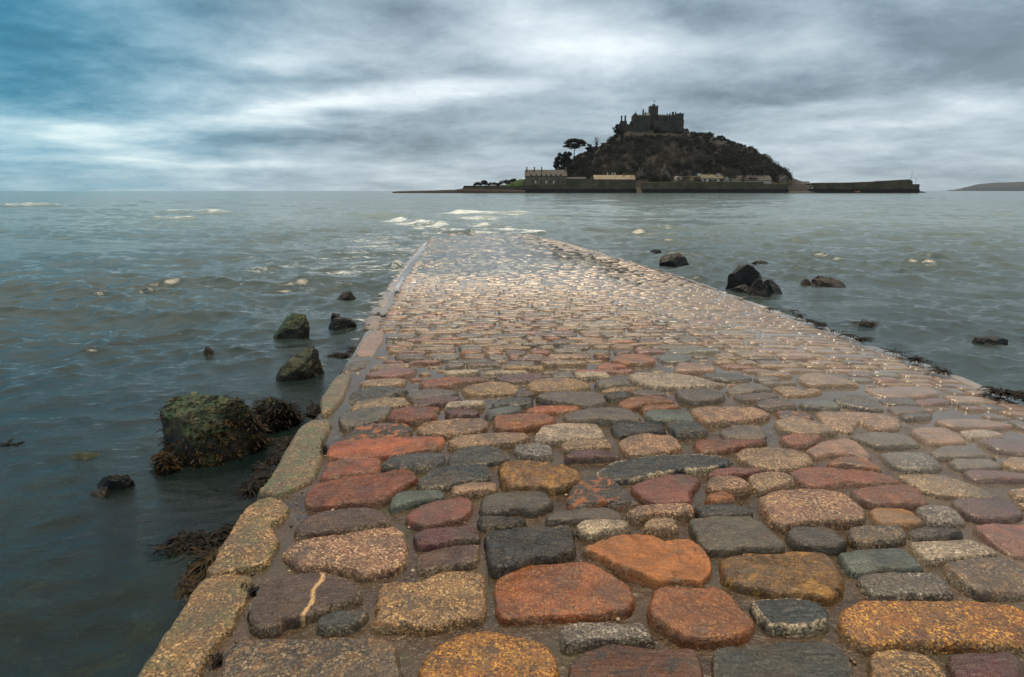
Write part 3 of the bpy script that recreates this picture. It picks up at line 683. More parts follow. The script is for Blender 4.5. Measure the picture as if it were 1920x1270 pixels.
while tt < T_END:
    dep = rng.uniform(.10, .22) if tt < 4.6 else rng.uniform(.075, .17) if tt < 14 else rng.uniform(.16, .30)
    s = S_L + .150 + rng.uniform(-.02, .03)
    while s < S_R - .16:
        wd = rng.choice([.13, .2, .28, .38, .5], p=[.12, .28, .3, .2, .1]) * rng.uniform(.85, 1.15) * (1 if tt < 14 else 1.25)
        wd = min(wd, S_R - .12 - s)
        if wd > .07:
            g = .007 if tt < 4 else .004
            wob = .05 * math.sin(s * 1.3 + tt * .4)
            kind = KN[rng.choice(len(KN), p=KW)]
            if tt < 14 and wd < .32 and rng.rand() < .15:        # a pair of thin stones
                h2 = dep * rng.uniform(.4, .6)
                for q0, q1 in ((tt, tt + h2), (tt + h2, tt + dep)):
                    P = rounded(s + g, s + wd - g, q0 + g * .7 + wob, q1 - g * .7 + wob, .12)
                    if free(P): stones.append((P, KN[rng.choice(len(KN), p=KW)], '', None, False))
            else:
                P = rounded(s + g, s + wd - g, tt + g + wob, tt + dep - g + wob, .16)
                if tt > 8 or free(P): stones.append((P, kind, '', None, False))
                else:
                    for _ in range(3):                            # a smaller filler where the traced ones leave room
                        w2, h2 = wd * rng.uniform(.3, .6), dep * rng.uniform(.35, .6); a = s + rng.rand() * (wd - w2); b = tt + rng.rand() * (dep - h2)
                        P = rounded(a, a + w2, b + wob, b + h2 + wob, .16)
                        if min(w2, h2) > .035 and free(P, .012):
                            stones.append((P, KN[rng.choice(len(KN), p=KW)], '', rng.uniform(.012, .024), False)); traced.append(P)
                            tb.append((P[:, 0].min(), P[:, 0].max(), P[:, 1].min(), P[:, 1].max())); break
        s += wd
    tt += dep
for side, s0, s1 in ((0, S_L - .02, S_L + .165), (1, S_R - .13, S_R + .04)):    # kerbs
    tt = .3
    while tt < T_END:
        L = rng.uniform(.35, .8); P = rounded(s0 + rng.uniform(-.02, .01), s1 + rng.uniform(-.03, .015), tt + .01, tt + L - .01, .10)
        if tt > 8 or free(P, .004): stones.append((P, rng.choice(['tan', 'greyg', 'grey', 'moss', 'tan', 'pale']), 'kerb', .034, False))
        tt += L

root = None
# bed of mortar: the path itself
ss = np.arange(S_L + .035, S_R - .01, .022); rows = [0.0]
while rows[-1] < T_END: rows.append(rows[-1] + max(.018, min(.25, .006 * rows[-1])))
TT = np.array(rows) + .15
Sg, Tg = np.meshgrid(ss, TT)
XY = Sg[..., None] * NV + Tg[..., None] * DV
lv = .006 * fbm(XY[..., 0] * 2.2, XY[..., 1] * 2.2, 3, 4) + .004 * fbm(XY[..., 0] * 11, XY[..., 1] * 11, 7, 3)
POOL = np.interp(Tg, [2.2, 3.2, 4.5, 7, 9, 12], [-.0025, -.0004, .0030, .0050, .0080, .012])
pool = np.clip((POOL - lv) / .0012, 0, 1); lv = np.maximum(lv, POOL)
Z = ztop(Sg, Tg) - .024 + lv + .009 * np.clip(np.clip((Tg - 4.0) / 6, 0, 1) + np.clip((Sg - 1.5) / 1.6, 0, 1) * .55, 0, 1)
edge = np.minimum(Sg - ss[0], ss[-1] - Sg); Z -= .02 * np.clip(1 - edge / .05, 0, 1)
V = np.concatenate([XY, Z[..., None]], -1)
Vl, Vr = V[:, 0].copy(), V[:, -1].copy()
Vl[:, :2] -= NV * .03; Vl[:, 2] -= 1.3; Vr[:, :2] += NV * .25; Vr[:, 2] -= 1.3
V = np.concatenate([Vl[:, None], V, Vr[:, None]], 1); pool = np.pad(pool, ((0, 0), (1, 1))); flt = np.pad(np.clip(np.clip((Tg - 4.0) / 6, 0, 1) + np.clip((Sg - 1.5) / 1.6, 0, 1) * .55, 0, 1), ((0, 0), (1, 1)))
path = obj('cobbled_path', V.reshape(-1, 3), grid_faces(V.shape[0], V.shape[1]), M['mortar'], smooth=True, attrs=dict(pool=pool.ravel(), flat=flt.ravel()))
tag(path, 'wet cobbled causeway of many coloured stones set in sandy mortar running into the sea', None, None, 'structure')
ar = np.array([area_px(s[0]) for s in stones]); order = np.argsort(-ar)
rest = []
for rank, i in enumerate(order):
    P, kind, fl, top, tr_ = stones[i]
    V, f, at = make_stone(P, kind, fl, top)
    if len(f) == 0: continue
    if rank < 100:
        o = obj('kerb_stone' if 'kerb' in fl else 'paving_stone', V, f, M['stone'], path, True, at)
        o['label'] = (('smooth dark brown paving stone crossed by a pale orange quartz vein') if 'vein' in fl else
                      LOOK[kind] + (' kerb stone' if 'kerb' in fl else ' paving stone'))
    else: rest.append((V, f, at))
off = 0; FV, FF, FA = [], [], {}
for V, f, at in rest:
    FV.append(V); FF.append(f + off); off += len(V)
    for k, a in at.items(): FA.setdefault(k, []).append(a)
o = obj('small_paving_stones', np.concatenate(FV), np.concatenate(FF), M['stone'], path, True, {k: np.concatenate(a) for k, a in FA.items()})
tag(o, 'smaller and farther wet cobbles of the causeway', kind='stuff')
# thin sheet of sea water washing over the far causeway
ss = np.linspace(S_L + .2, S_R - .25, 40); TT = np.linspace(9.3, 34, 200); Sg, Tg = np.meshgrid(ss, TT)
XY = Sg[..., None] * NV + Tg[..., None] * DV
u = (Sg - (S_L + S_R) / 2 + .25) / ((S_R - S_L) / 2 - .15)
lev = .0035 - .012 * u ** 4 - .030 * np.clip((11.6 - Tg) / 3.2 + .8 * fbm(XY[..., 0] * .9, XY[..., 1] * .5, 8, 3), 0, 1) + .007 * fbm(XY[..., 0] * 1.1, XY[..., 1] * .5, 2, 4)
V = np.concatenate([XY, (ztop(Sg, Tg) + lev)[..., None]], -1)
tag(obj('shallow_water', V.reshape(-1, 3), grid_faces(*Sg.shape), M['film'], smooth=True), 'thin sheet of clear water lying over the far stones of the causeway', None, None, 'structure')

# loose grit and small pebbles lying in the joints
import bmesh
bm = bmesh.new(); bmesh.ops.create_icosphere(bm, subdivisions=1, radius=1.0)
PV = np.array([v.co[:] for v in bm.verts]); PF = np.array([[v.index for v in f.verts] for f in bm.faces]); bm.free()
gr_ = np.random.RandomState(77); GVs, GFs, ga = [], [], []
for i in range(5200):
    tg = .6 + 6.0 * gr_.rand() ** 1.6; sg = gr_.uniform(S_L + .12, S_R - .1); xy = sg * NV + tg * DV
    rad = .0022 + .0065 * gr_.rand() ** 3; q = PV * (1 + .25 * gr_.rand(len(PV)))[:, None] * np.array((1.2, 1, .7)) * rad
    an = gr_.rand() * 6.283; q = np.stack([q[:, 0] * math.cos(an) - q[:, 1] * math.sin(an), q[:, 0] * math.sin(an) + q[:, 1] * math.cos(an), q[:, 2]], 1)
    GVs.append(q + np.array((xy[0], xy[1], ztop(sg, tg) - .022))); GFs.append(PF + i * len(PV)); ga.append(gr_.rand())
def mat_grit():
    m, t, b = newmat('grit'); g = t.attr('tone'); c = t.mix(t.mr(g, 0, 1), (.030, .022, .016), (.22, .15, .09)); c = t.mix(t.mr(g, .85, .9), c, (.42, .34, .24))
    t.put(b.inputs['Base Color'], c); b.inputs['Roughness'].default_value = .4; return m
tag(obj('grit', np.concatenate(GVs), np.concatenate(GFs), mat_grit(), None, True, dict(tone=np.repeat(ga, len(PV)))), 'loose grit and tiny pebbles in the joints between the cobbles', kind='stuff')
# ------------------------------------------------------------------ the sea
rows = [1.0]
while rows[-1] < 9000: rows.append(rows[-1] * 1.0058 + .004)
rr = np.array(rows); aa = np.radians(np.linspace(-58, 58, 900))
Rg, Ag = np.meshgrid(rr, aa, indexing='ij'); X = Rg * np.sin(Ag); Y = Rg * np.cos(Ag)
dr = np.gradient(rr)[:, None] * np.ones_like(Ag); sp = np.maximum(dr, Rg * (aa[1] - aa[0]))
wr = np.random.RandomState(3)
Z = np.zeros_like(X); DX = np.zeros_like(X); DY = np.zeros_like(X)
group = np.clip(.75 + 1.1 * fbm(X * .12, Y * .20, 1, 3), .2, 1.6)
calm = np.clip((Rg - 1) / 9, .40, 1)
WX = X + .55 * fbm(X * .38, Y * .38, 11, 3); WY = Y + .55 * fbm(X * .38 + 40, Y * .38, 12, 3)
for i in range(90):
    lam = .16 * (70 ** (i / 89.0)); k = 2 * math.pi / lam
    th = math.radians(-100 + wr.normal(0, 34 if lam > 1 else 48)); ph = wr.rand() * 7
    amp = .0036 * (3.2 if lam < .5 else 1.9 if lam < 1.6 else 1.5 if lam < 2.6 else .85) * lam ** .80 * wr.uniform(.6, 1.3) * (1.0 if lam < 3 else (3 / lam) ** .55)
    fade = np.clip((lam / sp - 2.2) / 3.0, 0, 1)
    kx, ky = k * math.cos(th), k * math.sin(th); a = kx * WX + ky * WY + ph + 1.2 * np.sin(.31 * X + .2 * Y + i)
    A = amp * fade * group * calm
    sn = np.sin(a); Z += A * (sn + .35 * (sn * sn - .5)); DX += A * math.cos(th) * np.cos(a) * .8; DY += A * math.sin(th) * np.cos(a) * .8
foam = np.clip((Z - .24) / .08, 0, .8) * np.clip((Rg - 12) / 10, 0, 1) * .55
# breakers: (px, py) of the crest ends, height, foam
def ridge(p0, p1, hgt, wid, fo, fz=None):
    global Z, foam
    a, b = atZ(*p0, SEA)[:2], atZ(*p1, SEA)[:2]; e = b - a; L = np.linalg.norm(e); e = e / L; n = np.array((-e[1], e[0]))
    if n[1] < 0: n = -n
    u = (X - a[0]) * e[0] + (Y - a[1]) * e[1]; v = (X - a[0]) * n[0] + (Y - a[1]) * n[1]
    v = v + wid * .9 * fbm(u / (wid * 2.5), u * 0 + L, 3, 3)
    env = np.clip(u / (L * .2), 0, 1) * np.clip((L - u) / (L * .2), 0, 1); env = env * env * (3 - 2 * env)
    env = env * (.75 + .45 * fbm(u / (wid * 1.5), u * 0 + 3, L, 3))
    pr = np.exp(-np.where(v > 0, (v / (wid * 1.3)) ** 2, (v / (wid * .55)) ** 2))
    Z += hgt * env * pr
    if fo: foam = np.maximum(foam, fo * env * np.exp(-np.where(v > 0, (v / (wid * .25)) ** 2, (v / ((fz or 1.0) * wid)) ** 2)))
ridge((745, 412), (850, 428), .20, .8, 1.1, 2.0)
ridge((770, 420), (1010, 425), .10, .7, .9, 2.0)
ridge((850, 440), (1045, 437), .06, .35, .85, 1.6)
ridge((780, 445), (850, 436), .06, .3, .9, 1.6)
ridge((740, 470), (800, 462), .05, .25, .7, 1.6)
ridge((760, 428), (905, 437), .11, .4, .9, 1.0)
ridge((830, 398), (1010, 402), .26, 1.4, 1.1, 2.4)
ridge((835, 412), (1000, 408), .16, 1.0, .85, 1.8)
ridge((880, 433), (1050, 434), .14, .5, .95, 1.0)
ridge((1000, 432), (1320, 444), .20, .8, .20, .5)
ridge((290, 398), (480, 402), .36, 1.6, .75, .8)
ridge((270, 412), (370, 412), .22, .9, .8, .6)
ridge((-20, 388), (130, 386), .50, 3, .85, .9)
ridge((560, 398), (760, 408), .22, 1.4, .35, .6)
ridge((715, 505), (790, 498), .04, .25, .75, 1.2)
ridge((1080, 388), (1180, 390), .30, 2, .25, .6)
ridge((1580, 496), (1660, 498), .07, .4, .0)
ridge((1720, 482), (1780, 483), .07, .4, .0)
ridge((1380, 392), (1480, 393), .26, 2, .0)
ridge((1520, 436), (1580, 438), .10, .7, .0)
ridge((1490, 545), (1700, 540), .06, .25, .0)
ridge((600, 570), (760, 552), .05, .2, .12)
# lacy foam left of the causeway, and churned water at its submerged end
s_, t_ = X * NV[0] + Y * NV[1], X * DV[0] + Y * DV[1]
lace = np.exp(-((s_ - S_L + 1.5) / 2.6) ** 2) * np.clip((t_ - 9) / 5, 0, 1) * np.clip((34 - t_) / 8, 0, 1)
foam = np.maximum(foam, .44 * lace)
wash = np.exp(-((s_ - S_L + .15) / .35) ** 2) * np.clip((t_ - 3) / 6, 0, 1) * np.clip((30 - t_) / 3, 0, 1); foam = np.maximum(foam, .5 * wash)
churn = np.exp(-((s_ - (S_L + S_R) / 2) / 3.2) ** 2) * np.exp(-((t_ - 42) / 12) ** 2)
foam = np.maximum(foam, .42 * churn)
right = np.exp(-((s_ - S_R - .4) / .8) ** 2) * np.clip((t_ - 4) / 4, 0, 1) * np.clip((26 - t_) / 8, 0, 1)
foam = np.maximum(foam, .22 * right)
# damp the waves where the causeway already stands in them
ins = np.clip((s_ - S_L + .3) / .3, 0, 1) * np.clip((S_R + .3 - s_) / .3, 0, 1)
Z *= 1 - ins * .9 * np.clip((25 - t_) / 6, 0, 1)
shal = np.clip(1 - (Rg - 2.5) / 7.0, 0, 1) ** 1.0 * np.clip((S_L + .2 - s_) / .2, 0, 1)
V = np.stack([X + DX, Y + DY, Z + SEA], -1).reshape(-1, 3)
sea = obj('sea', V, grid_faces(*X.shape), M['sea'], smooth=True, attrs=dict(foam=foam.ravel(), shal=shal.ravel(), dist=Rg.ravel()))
tag(sea, 'choppy grey green sea with small breaking waves', kind='structure')
# seabed under the clear shallows
xs = np.linspace(-16, 14, 260); ys = np.linspace(-4, 40, 300); Xs, Ys = np.meshgrid(xs, ys)
s_, t_ = Xs * NV[0] + Ys * NV[1], Xs * DV[0] + Ys * DV[1]
off = np.maximum(S_L - s_, s_ - S_R)
Zs = SEA - .42 - .05 * np.clip(off, 0, 12) + .10 * fbm(Xs * 1.1, Ys * 1.1, 4, 4) + .09 * np.clip(fbm(Xs * 3, Ys * 3, 9, 2), .1, 1)
Zs = np.where(off < 0, -1.2, Zs)
tag(obj('seabed', np.stack([Xs, Ys, Zs], -1).reshape(-1, 3), grid_faces(*Xs.shape), M['seabed'], smooth=True), 'stony seabed under shallow water', kind='structure')
# deeper floor so that nothing is open beneath
xs = np.array([-9000., 9000.]); V = [(-9000, -60, -9), (9000, -60, -9), (9000, 9100, -9), (-9000, 9100, -9)]
tag(obj('deep_seabed', V, [(0, 1, 2, 3)], M['seabed']), 'deep sea floor', kind='structure')

# ------------------------------------------------------------------ boulders and seaweed
def ico(sub):
    import bmesh
    bm = bmesh.new(); bmesh.ops.create_icosphere(bm, subdivisions=sub, radius=1.0)
    V = np.array([v.co[:] for v in bm.verts]); Fc = np.array([[v.index for v in f.verts] for f in bm.faces]); bm.free(); return V, Fc
ICO5, ICO4 = ico(6), ico(5)
def rock_mesh(wx, wy, hz, seed, cuts=9, peak=None, rough=.10, hi=True):
    V, Fc = ICO5 if hi else ICO4; V = V.copy(); r = np.random.RandomState(seed)
    for _ in range(cuts):                              # broken flat faces
        n = r.normal(size=3); n[2] = abs(n[2]) * .8; n /= np.linalg.norm(n); d = r.uniform(.55, .85)
        e = V @ n - d; V = V - np.outer(np.clip(e, 0, None) * .92, n)
    q = fbm(V[:, 0] * 1.6 + seed, V[:, 1] * 1.6, V[:, 2] * 1.6, 4, .55) * rough * 1.6 + fbm(V[:, 0] * 9, V[:, 1] * 9 + seed, V[:, 2] * 9, 3) * rough * .28
    V = V * (1 + q)[:, None]
    V[:, 2] = np.where(V[:, 2] > 0, V[:, 2] / max(V[:, 2].max(), .1), V[:, 2])
    if peak is not None: V[:, 0] += peak * np.clip(V[:, 2], 0, 1) * (1 - .3 * np.abs(V[:, 0]))
    return V * np.array((wx / 2, wy / 2, hz)), Fc
def fronds(pts, n, size, seed, lie=.8, width=.12):
    """tufts of wrack: short forked straps growing from the given points"""
    r = np.random.RandomState(seed); V, Fc = [], []
    for _ in range(int(n * 1.5)):
        p = np.array(pts[r.randint(len(pts))], float); a = r.rand() * 6.283; L = size * r.uniform(.6, 1.7)
        d = np.array((math.cos(a), math.sin(a), r.uniform(.0, 1.0) * (1 - lie) + .05)); w = L * width * r.uniform(.7, 1.3)
        sd = np.cross(d, (0, 0, 1)); sd /= np.linalg.norm(sd); prev = None
        for fork in (0, 1):
            q = p.copy(); dd = d + sd * (fork * .8 - .4) * r.uniform(.2, 1); b = len(V)
            for k in range(4):
                ww = w * (1 - .15 * k) * (1.25 if k == 2 else 1) / 2
                tw = np.array((0, 0, r.uniform(-.5, .5) * ww)); V += [tuple(q - sd * ww + tw), tuple(q + sd * ww - tw)]
                if k: Fc.append((b + 2 * k - 2, b + 2 * k - 1, b + 2 * k + 1, b + 2 * k))
                q = q + dd * L / 3.2; dd = dd + np.array((r.normal() * .25, r.normal() * .25, -.34 * lie * (k + 1) + r.normal() * .12))
    return np.array(V), np.array(Fc)
def weed_child(parent, pts, n, size, seed, mat='weed', lie=.7, name='seaweed'):
    V, Fc = fronds(pts, n, size, seed, lie); return obj(name, V, Fc, M[mat], parent)
def boulder(x0, x1, ytop, ybase, label, mat, seed, peak=None, cuts=9, weed=None, group=None, dep=.8, cat='boulder', sink=.25, rough=.10):
    b = atZ((x0 + x1) / 2, ybase, SEA); k = b[1] / (F * CP + (635 - ybase) * SP)
    wx = (x1 - x0) * k; wy = wx * dep; cy = b[1] + wy * .40
    k2 = cy / (F * CP + (635 - ytop) * SP); ht = CAMZ + k2 * (-F * SP + (635 - ytop) * CP) - SEA
    cx = ((x0 + x1) / 2 - 960) * (cy / (F * CP + (635 - (ytop + ybase) / 2) * SP))
    V, Fc = rock_mesh(wx * 1.10, wy * 1.1, 1.0, seed, cuts, peak, rough)
    V[:, 2] = np.where(V[:, 2] > 0, V[:, 2] * (ht + .05) - .05, V[:, 2] * .45 - .05)
    o = obj('boulder', V, Fc, M[mat], None, True); o.location = (cx, cy, SEA)
    tag(o, label, cat, group)
    if weed:
        n, size, m_, where = weed
        r = np.random.RandomState(seed + 1); vn = np.array([v for v in V if where(v / np.array((wx / 2, wy / 2, ht)))])
        weed_child(o, vn, n, size, seed, m_)
    return o
GL, GR = 'boulders in the water left of the causeway', 'boulders in the water right of the causeway'
b = boulder(308, 492, 748, 868, 'largest mossy boulder left of the causeway draped in green weed and brown wrack', 'rock_moss', 21, -.12, 8, (520, .045, 'weed_o', lambda v: v[2] > -.02 and v[1] < .6 and (v[2] < .55 + .3 * v[0] or v[0] > .35)), GL, .85, rough=.08)
vn = np.array([v.co[:] for v in b.data.vertices if v.co[2] > -.02 and v.co[1] < 0.1])
weed_child(b, vn, 420, .035, 5, 'weed')
boulder(465, 568, 742, 806, 'low rock heaped with brown wrack joined to the right of the largest mossy boulder', 'rock_moss', 24, None, 6, (520, .055, 'weed', lambda v: v[2] > -.02 and v[1] < .7), GL, .9)
boulder(282, 335, 850, 892, 'small weedy rock at the lower left foot of the largest mossy boulder', 'rock_moss', 27, None, 5, (260, .040, 'weed_o', lambda v: v[2] > -.02), GL)
boulder(500, 604, 652, 716, 'pointed dark green boulder with a pale ridge near the causeway kerb', 'rock_green', 34, .55, 14, None, GL, .8)
boulder(572, 596, 652, 668, 'little reddish rock peeping up behind the pointed green boulder', 'rock_brown', 35, None, 6, None, GL)
boulder(507, 580, 588, 636, 'squat boulder with a bright moss cap behind the pointed one', 'rock_moss', 38, .25, 9, None, GL, .8)
boulder(607, 667, 594, 619, 'flat black rock close to the left kerb', 'rock_dark', 41, None, 6, None, GL, .7)
boulder(621, 642, 586, 604, 'small round knob of rock perched beside the flat black rock', 'rock_dark', 43, None, 5, None, GL)
boulder(160, 247, 888, 921, 'dark wet slab lying tilted above a pinkish stone at the far left', 'rock_dark', 45, .3, 7, None, GL, .45)
boulder(166, 214, 914, 937, 'pinkish brown stone awash under the dark slab', 'rock_brown', 47, None, 5, None, GL)
boulder(376, 402, 650, 664, 'tiny brown rock with orange weed alone in the left water', 'rock_brown', 49, None, 5, (30, .03, 'weed_o', lambda v: v[2] > .3), GL)
boulder(632, 668, 546, 560, 'small brown rock breaking the waves far up the left side', 'rock_brown', 51, None, 6, (30, .05, 'weed', lambda v: v[2] > .2), GL)
boulder(118, 205, 848, 866, 'sunken tan rock showing through the water at far left', 'seabed', 53, None, 5, None, GL)
boulder(1211, 1252, 467, 480, 'small flat black rock farthest up the right side', 'rock_dark', 61, None, 6, None, GR)
boulder(1232, 1290, 474, 498, 'blocky black rock nearest to the far right kerb', 'rock_dark', 63, None, 11, None, GR)
boulder(1360, 1428, 494, 546, 'tallest black boulder of the right hand cluster', 'rock_dark', 65, -.10, 8, None, GR)
boulder(1398, 1450, 522, 558, 'brownish front boulder leaning on the tallest black one', 'rock_brown', 67, None, 9, None, GR)
boulder(1425, 1468, 524, 553, 'black rock at the right end of the cluster', 'rock_dark', 69, None, 9, None, GR)
boulder(1365, 1408, 533, 550, 'low dark rock at the left foot of the tallest black boulder', 'rock_dark', 71, None, 6, None, GR)
boulder(1404, 1442, 488, 502, 'half sunken rock washed by a wave behind the cluster', 'rock_dark', 73, None, 6, None, GR)
boulder(1497, 1522, 523, 536, 'small brown rock beside the wedge shaped one', 'rock_brown', 75, None, 6, None, GR)
boulder(1518, 1584, 517, 537, 'wedge shaped brown rock standing apart to the right of the cluster', 'rock_brown', 77, -.35, 9, None, GR, .6)
boulder(1828, 1890, 631, 639, 'smooth dark rock almost covered by water at the right edge', 'rock_dark', 79, None, 5, None, GR, .6)

def clump(pxs, z, n, size, label, seed, mat='weed', lie=.7, spread=.022, name='seaweed_clump'):
    pts = [atZ(a, b, z) for a, b in pxs]; r = np.random.RandomState(seed); Q = []
    for i in range(len(pts)):
        p, q = pts[i], pts[min(i + 1, len(pts) - 1)]
        for k in range(14): Q.append(p + (q - p) * r.rand() + np.array((r.normal() * spread, r.normal() * spread * 1.5, r.normal() * .008)))
    c = np.mean(Q, 0); V, Fc = fronds(np.array(Q) - c, n, size, seed, lie)
    o = obj(name, V, Fc, M[mat]); o.location = [float(a) for a in c]
    return tag(o, label, 'seaweed', 'clumps of brown seaweed')
clump([(335, 1020), (385, 1018), (420, 1005)], SEA + .02, 220, .060, 'dark wrack floating against the second golden kerb stone', 1, spread=.03)
clump([(365, 1100), (385, 1070), (400, 1050)], SEA + .14, 220, .060, 'wrack hanging in the gap between the two nearest golden kerb stones', 2, 'weed_o')
clump([(470, 925), (490, 905), (515, 900)], -.10, 260, .055, 'thick brown wrack at the corner below the mossy kerb slab', 3)
clump([(495, 885), (520, 855), (545, 830)], SEA + .16, 220, .055, 'stringy wrack running along the outside of the mossy kerb slab', 4)
clump([(585, 790), (595, 772)], -.06, 110, .055, 'upright brown tuft growing on the edge between two mossy kerb slabs', 5, lie=.2, spread=.015)
clump([(610, 668), (645, 666)], SEA + .02, 110, .05, 'brown weed floating right of the pointed green boulder', 6)
clump([(655, 665), (662, 655)], -.04, 50, .04, 'small dark tuft on the kerb beside the floating weed', 7, spread=.012)
clump([(690, 618), (705, 600), (712, 592)], -.02, 130, .05, 'dark tuft on the left kerb at the start of the pale wet slab', 8, spread=.02)
clump([(738, 553), (746, 549)], -.01, 40, .035, 'little sprigs of weed on the pale wet slab of the left kerb', 9, lie=.2, spread=.02)
clump([(0, 834), (35, 832)], SEA + .0, 26, .05, 'thin dark weed floating at the left edge of the view', 10, spread=.018)
clump([(1608, 606), (1630, 606)], SEA + .02, 60, .07, 'orange brown weed awash alone in the right water', 12, 'weed_o')
clump([(1440, 578), (1480, 583), (1500, 592)], -.05, 60, .06, 'dark weed on the right kerb just past the boulder cluster', 13)
clump([(1505, 597), (1545, 610)], -.06, 60, .06, 'dark weed on the right kerb second along from the boulders', 14)
clump([(1565, 620), (1620, 637)], -.06, 80, .06, 'long line of dark weed midway down the right kerb', 15)
clump([(1660, 655), (1720, 675)], -.06, 70, .06, 'dark weed on the right kerb above the small tufts', 16)
clump([(1755, 690), (1770, 698)], -.06, 50, .05, 'small dark tuft on the right kerb before the big clump', 17)
clump([(1860, 735), (1900, 740), (1945, 748)], -.05, 260, .07, 'biggest dark weed clump on the right kerb at the edge of the view', 18)
clump([(460, 1098), (478, 1110)], -.015, 50, .022, 'small dark weed in the joint left of the veined brown stone', 19, spread=.008)
clump([(598, 857), (606, 842)], -.02, 40, .03, 'weed sprig beside the orange red stone', 20, spread=.01, lie=.3)
clump([(395, 1245), (415, 1240)], -.02, 40, .02, 'dark weed scrap on the joint by the nearest kerb stone', 21, spread=.008)
# ------------------------------------------------------------------ the island
def X_(px, Y): return atY(px, 358, Y)[0]
def Z_(py, Y): return atY(1200, py, Y)[2]
YH = 640.0
RID = [(860, 356), (872, 352), (905, 347), (985, 343), (1030, 336), (1045, 318), (1062, 304), (1100, 283), (1130, 268), (1150, 250), (1162, 241), (1180, 238), (1230, 239), (1278, 243),
       (1300, 249), (1330, 254), (1370, 266), (1400, 276), (1412, 280), (1417, 295), (1428, 301), (1434, 312), (1455, 326), (1480, 334), (1510, 342), (1545, 347), (1570, 352), (1600, 358)]
rx = np.array([X_(a, YH) for a, b in RID]); rz = np.array([Z_(b, YH) for a, b in RID])
def hill_z(X, Y):
    r = np.interp(X, rx, rz); v = (Y - YH)
    front = np.where(v < 0, np.clip(1 + v / 112.0, 0, 1), np.clip(1 - v / 130.0, 0, 1))
    pr = np.where(v < 0, front ** .85, front ** .8)
    low = 3.0 * np.clip(1 + (Y - 545) / 14.0, 0, 1) * np.clip((Y - 528) / 5, 0, 1)
    z = r * pr
    z = z + pr * (1 - pr) * (10 * fbm(X * .02, Y * .02, 1, 4) + 4 * fbm(X * .08, Y * .08, 2, 3))
    return np.maximum(z, np.minimum(low, r * 1.0 + .5)) - .8
xs = np.linspace(rx[0] - 6, rx[-1] + 6, 300); ys = np.linspace(528, 775, 150); Xg, Yg = np.meshgrid(xs, ys)
Zg = hill_z(Xg, Yg); ed = np.minimum.reduce([Xg - xs[0], xs[-1] - Xg, Yg - ys[0], ys[-1] - Yg]); Zg = np.where(ed < 1, -6, Zg)
hill = obj('hill', np.stack([Xg, Yg, Zg], -1).reshape(-1, 3), grid_faces(*Xg.shape), M['hill'], smooth=True)
tag(hill, 'steep dark island hill rising to the castle', kind='structure')
r = np.random.RandomState(8)
def leaf_cloud(C, Rd, n, leaf, rr=r, squash=.75):
    """many small leaf faces spread through an ellipsoid"""
    d = rr.normal(size=(n, 3)); d /= np.linalg.norm(d, axis=1)[:, None]; d *= (rr.rand(n) ** .45)[:, None]
    c = C + d * np.array((Rd, Rd, Rd * squash)); a = rr.normal(size=(n, 3)); a /= np.linalg.norm(a, axis=1)[:, None]
    b_ = np.cross(a, rr.normal(size=(n, 3))); b_ /= np.linalg.norm(b_, axis=1)[:, None] + 1e-9
    s = (leaf * rr.uniform(.6, 1.4, n))[:, None]
    return np.stack([c - a * s, c + b_ * s * .6, c + a * s, c - b_ * s * .6], 1).reshape(-1, 3)
def quads(V): return np.arange(len(V)).reshape(-1, 4)
def canopy_line(X, Y): return fbm(X * .05, Y * .05, 6, 3)
VG, VB = [], []
for _ in range(3300):
    px = r.uniform(1036, 1478); Y = r.uniform(540, 690); X = X_(px, Y); z = float(hill_z(np.array(X), np.array(Y)))
    top = float(np.interp(X, rx, rz))
    if z < 3: continue
    frac = z / max(top, 1)
    pxs = (X / Y) * 1231 + 960
    if 1168 < pxs < 1290 and frac > .84: continue                       # bare terraces under the castle
    if pxs > 1330 and frac > .70 and r.rand() < .55: continue
    if pxs > 1395 and z < 9 and Y < 600: continue
    br = canopy_line(X, Y) + (.10 if 1130 < pxs < 1330 else -.2) > .30
    rad = r.uniform(2.0, 4.6) * (.6 if frac > .8 else 1)
    (VB if br else VG).append(leaf_cloud(np.array((X, Y, z + rad * .35)), rad, 130 if not br else 90, .38 if not br else .30, r))
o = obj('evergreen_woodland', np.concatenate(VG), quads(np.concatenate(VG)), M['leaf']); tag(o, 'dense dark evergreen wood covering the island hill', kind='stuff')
o = obj('leafless_woodland', np.concatenate(VB), quads(np.concatenate(VB)), M['leaf_b']); tag(o, 'brown leafless trees and scrub among the evergreens on the hill', kind='stuff')

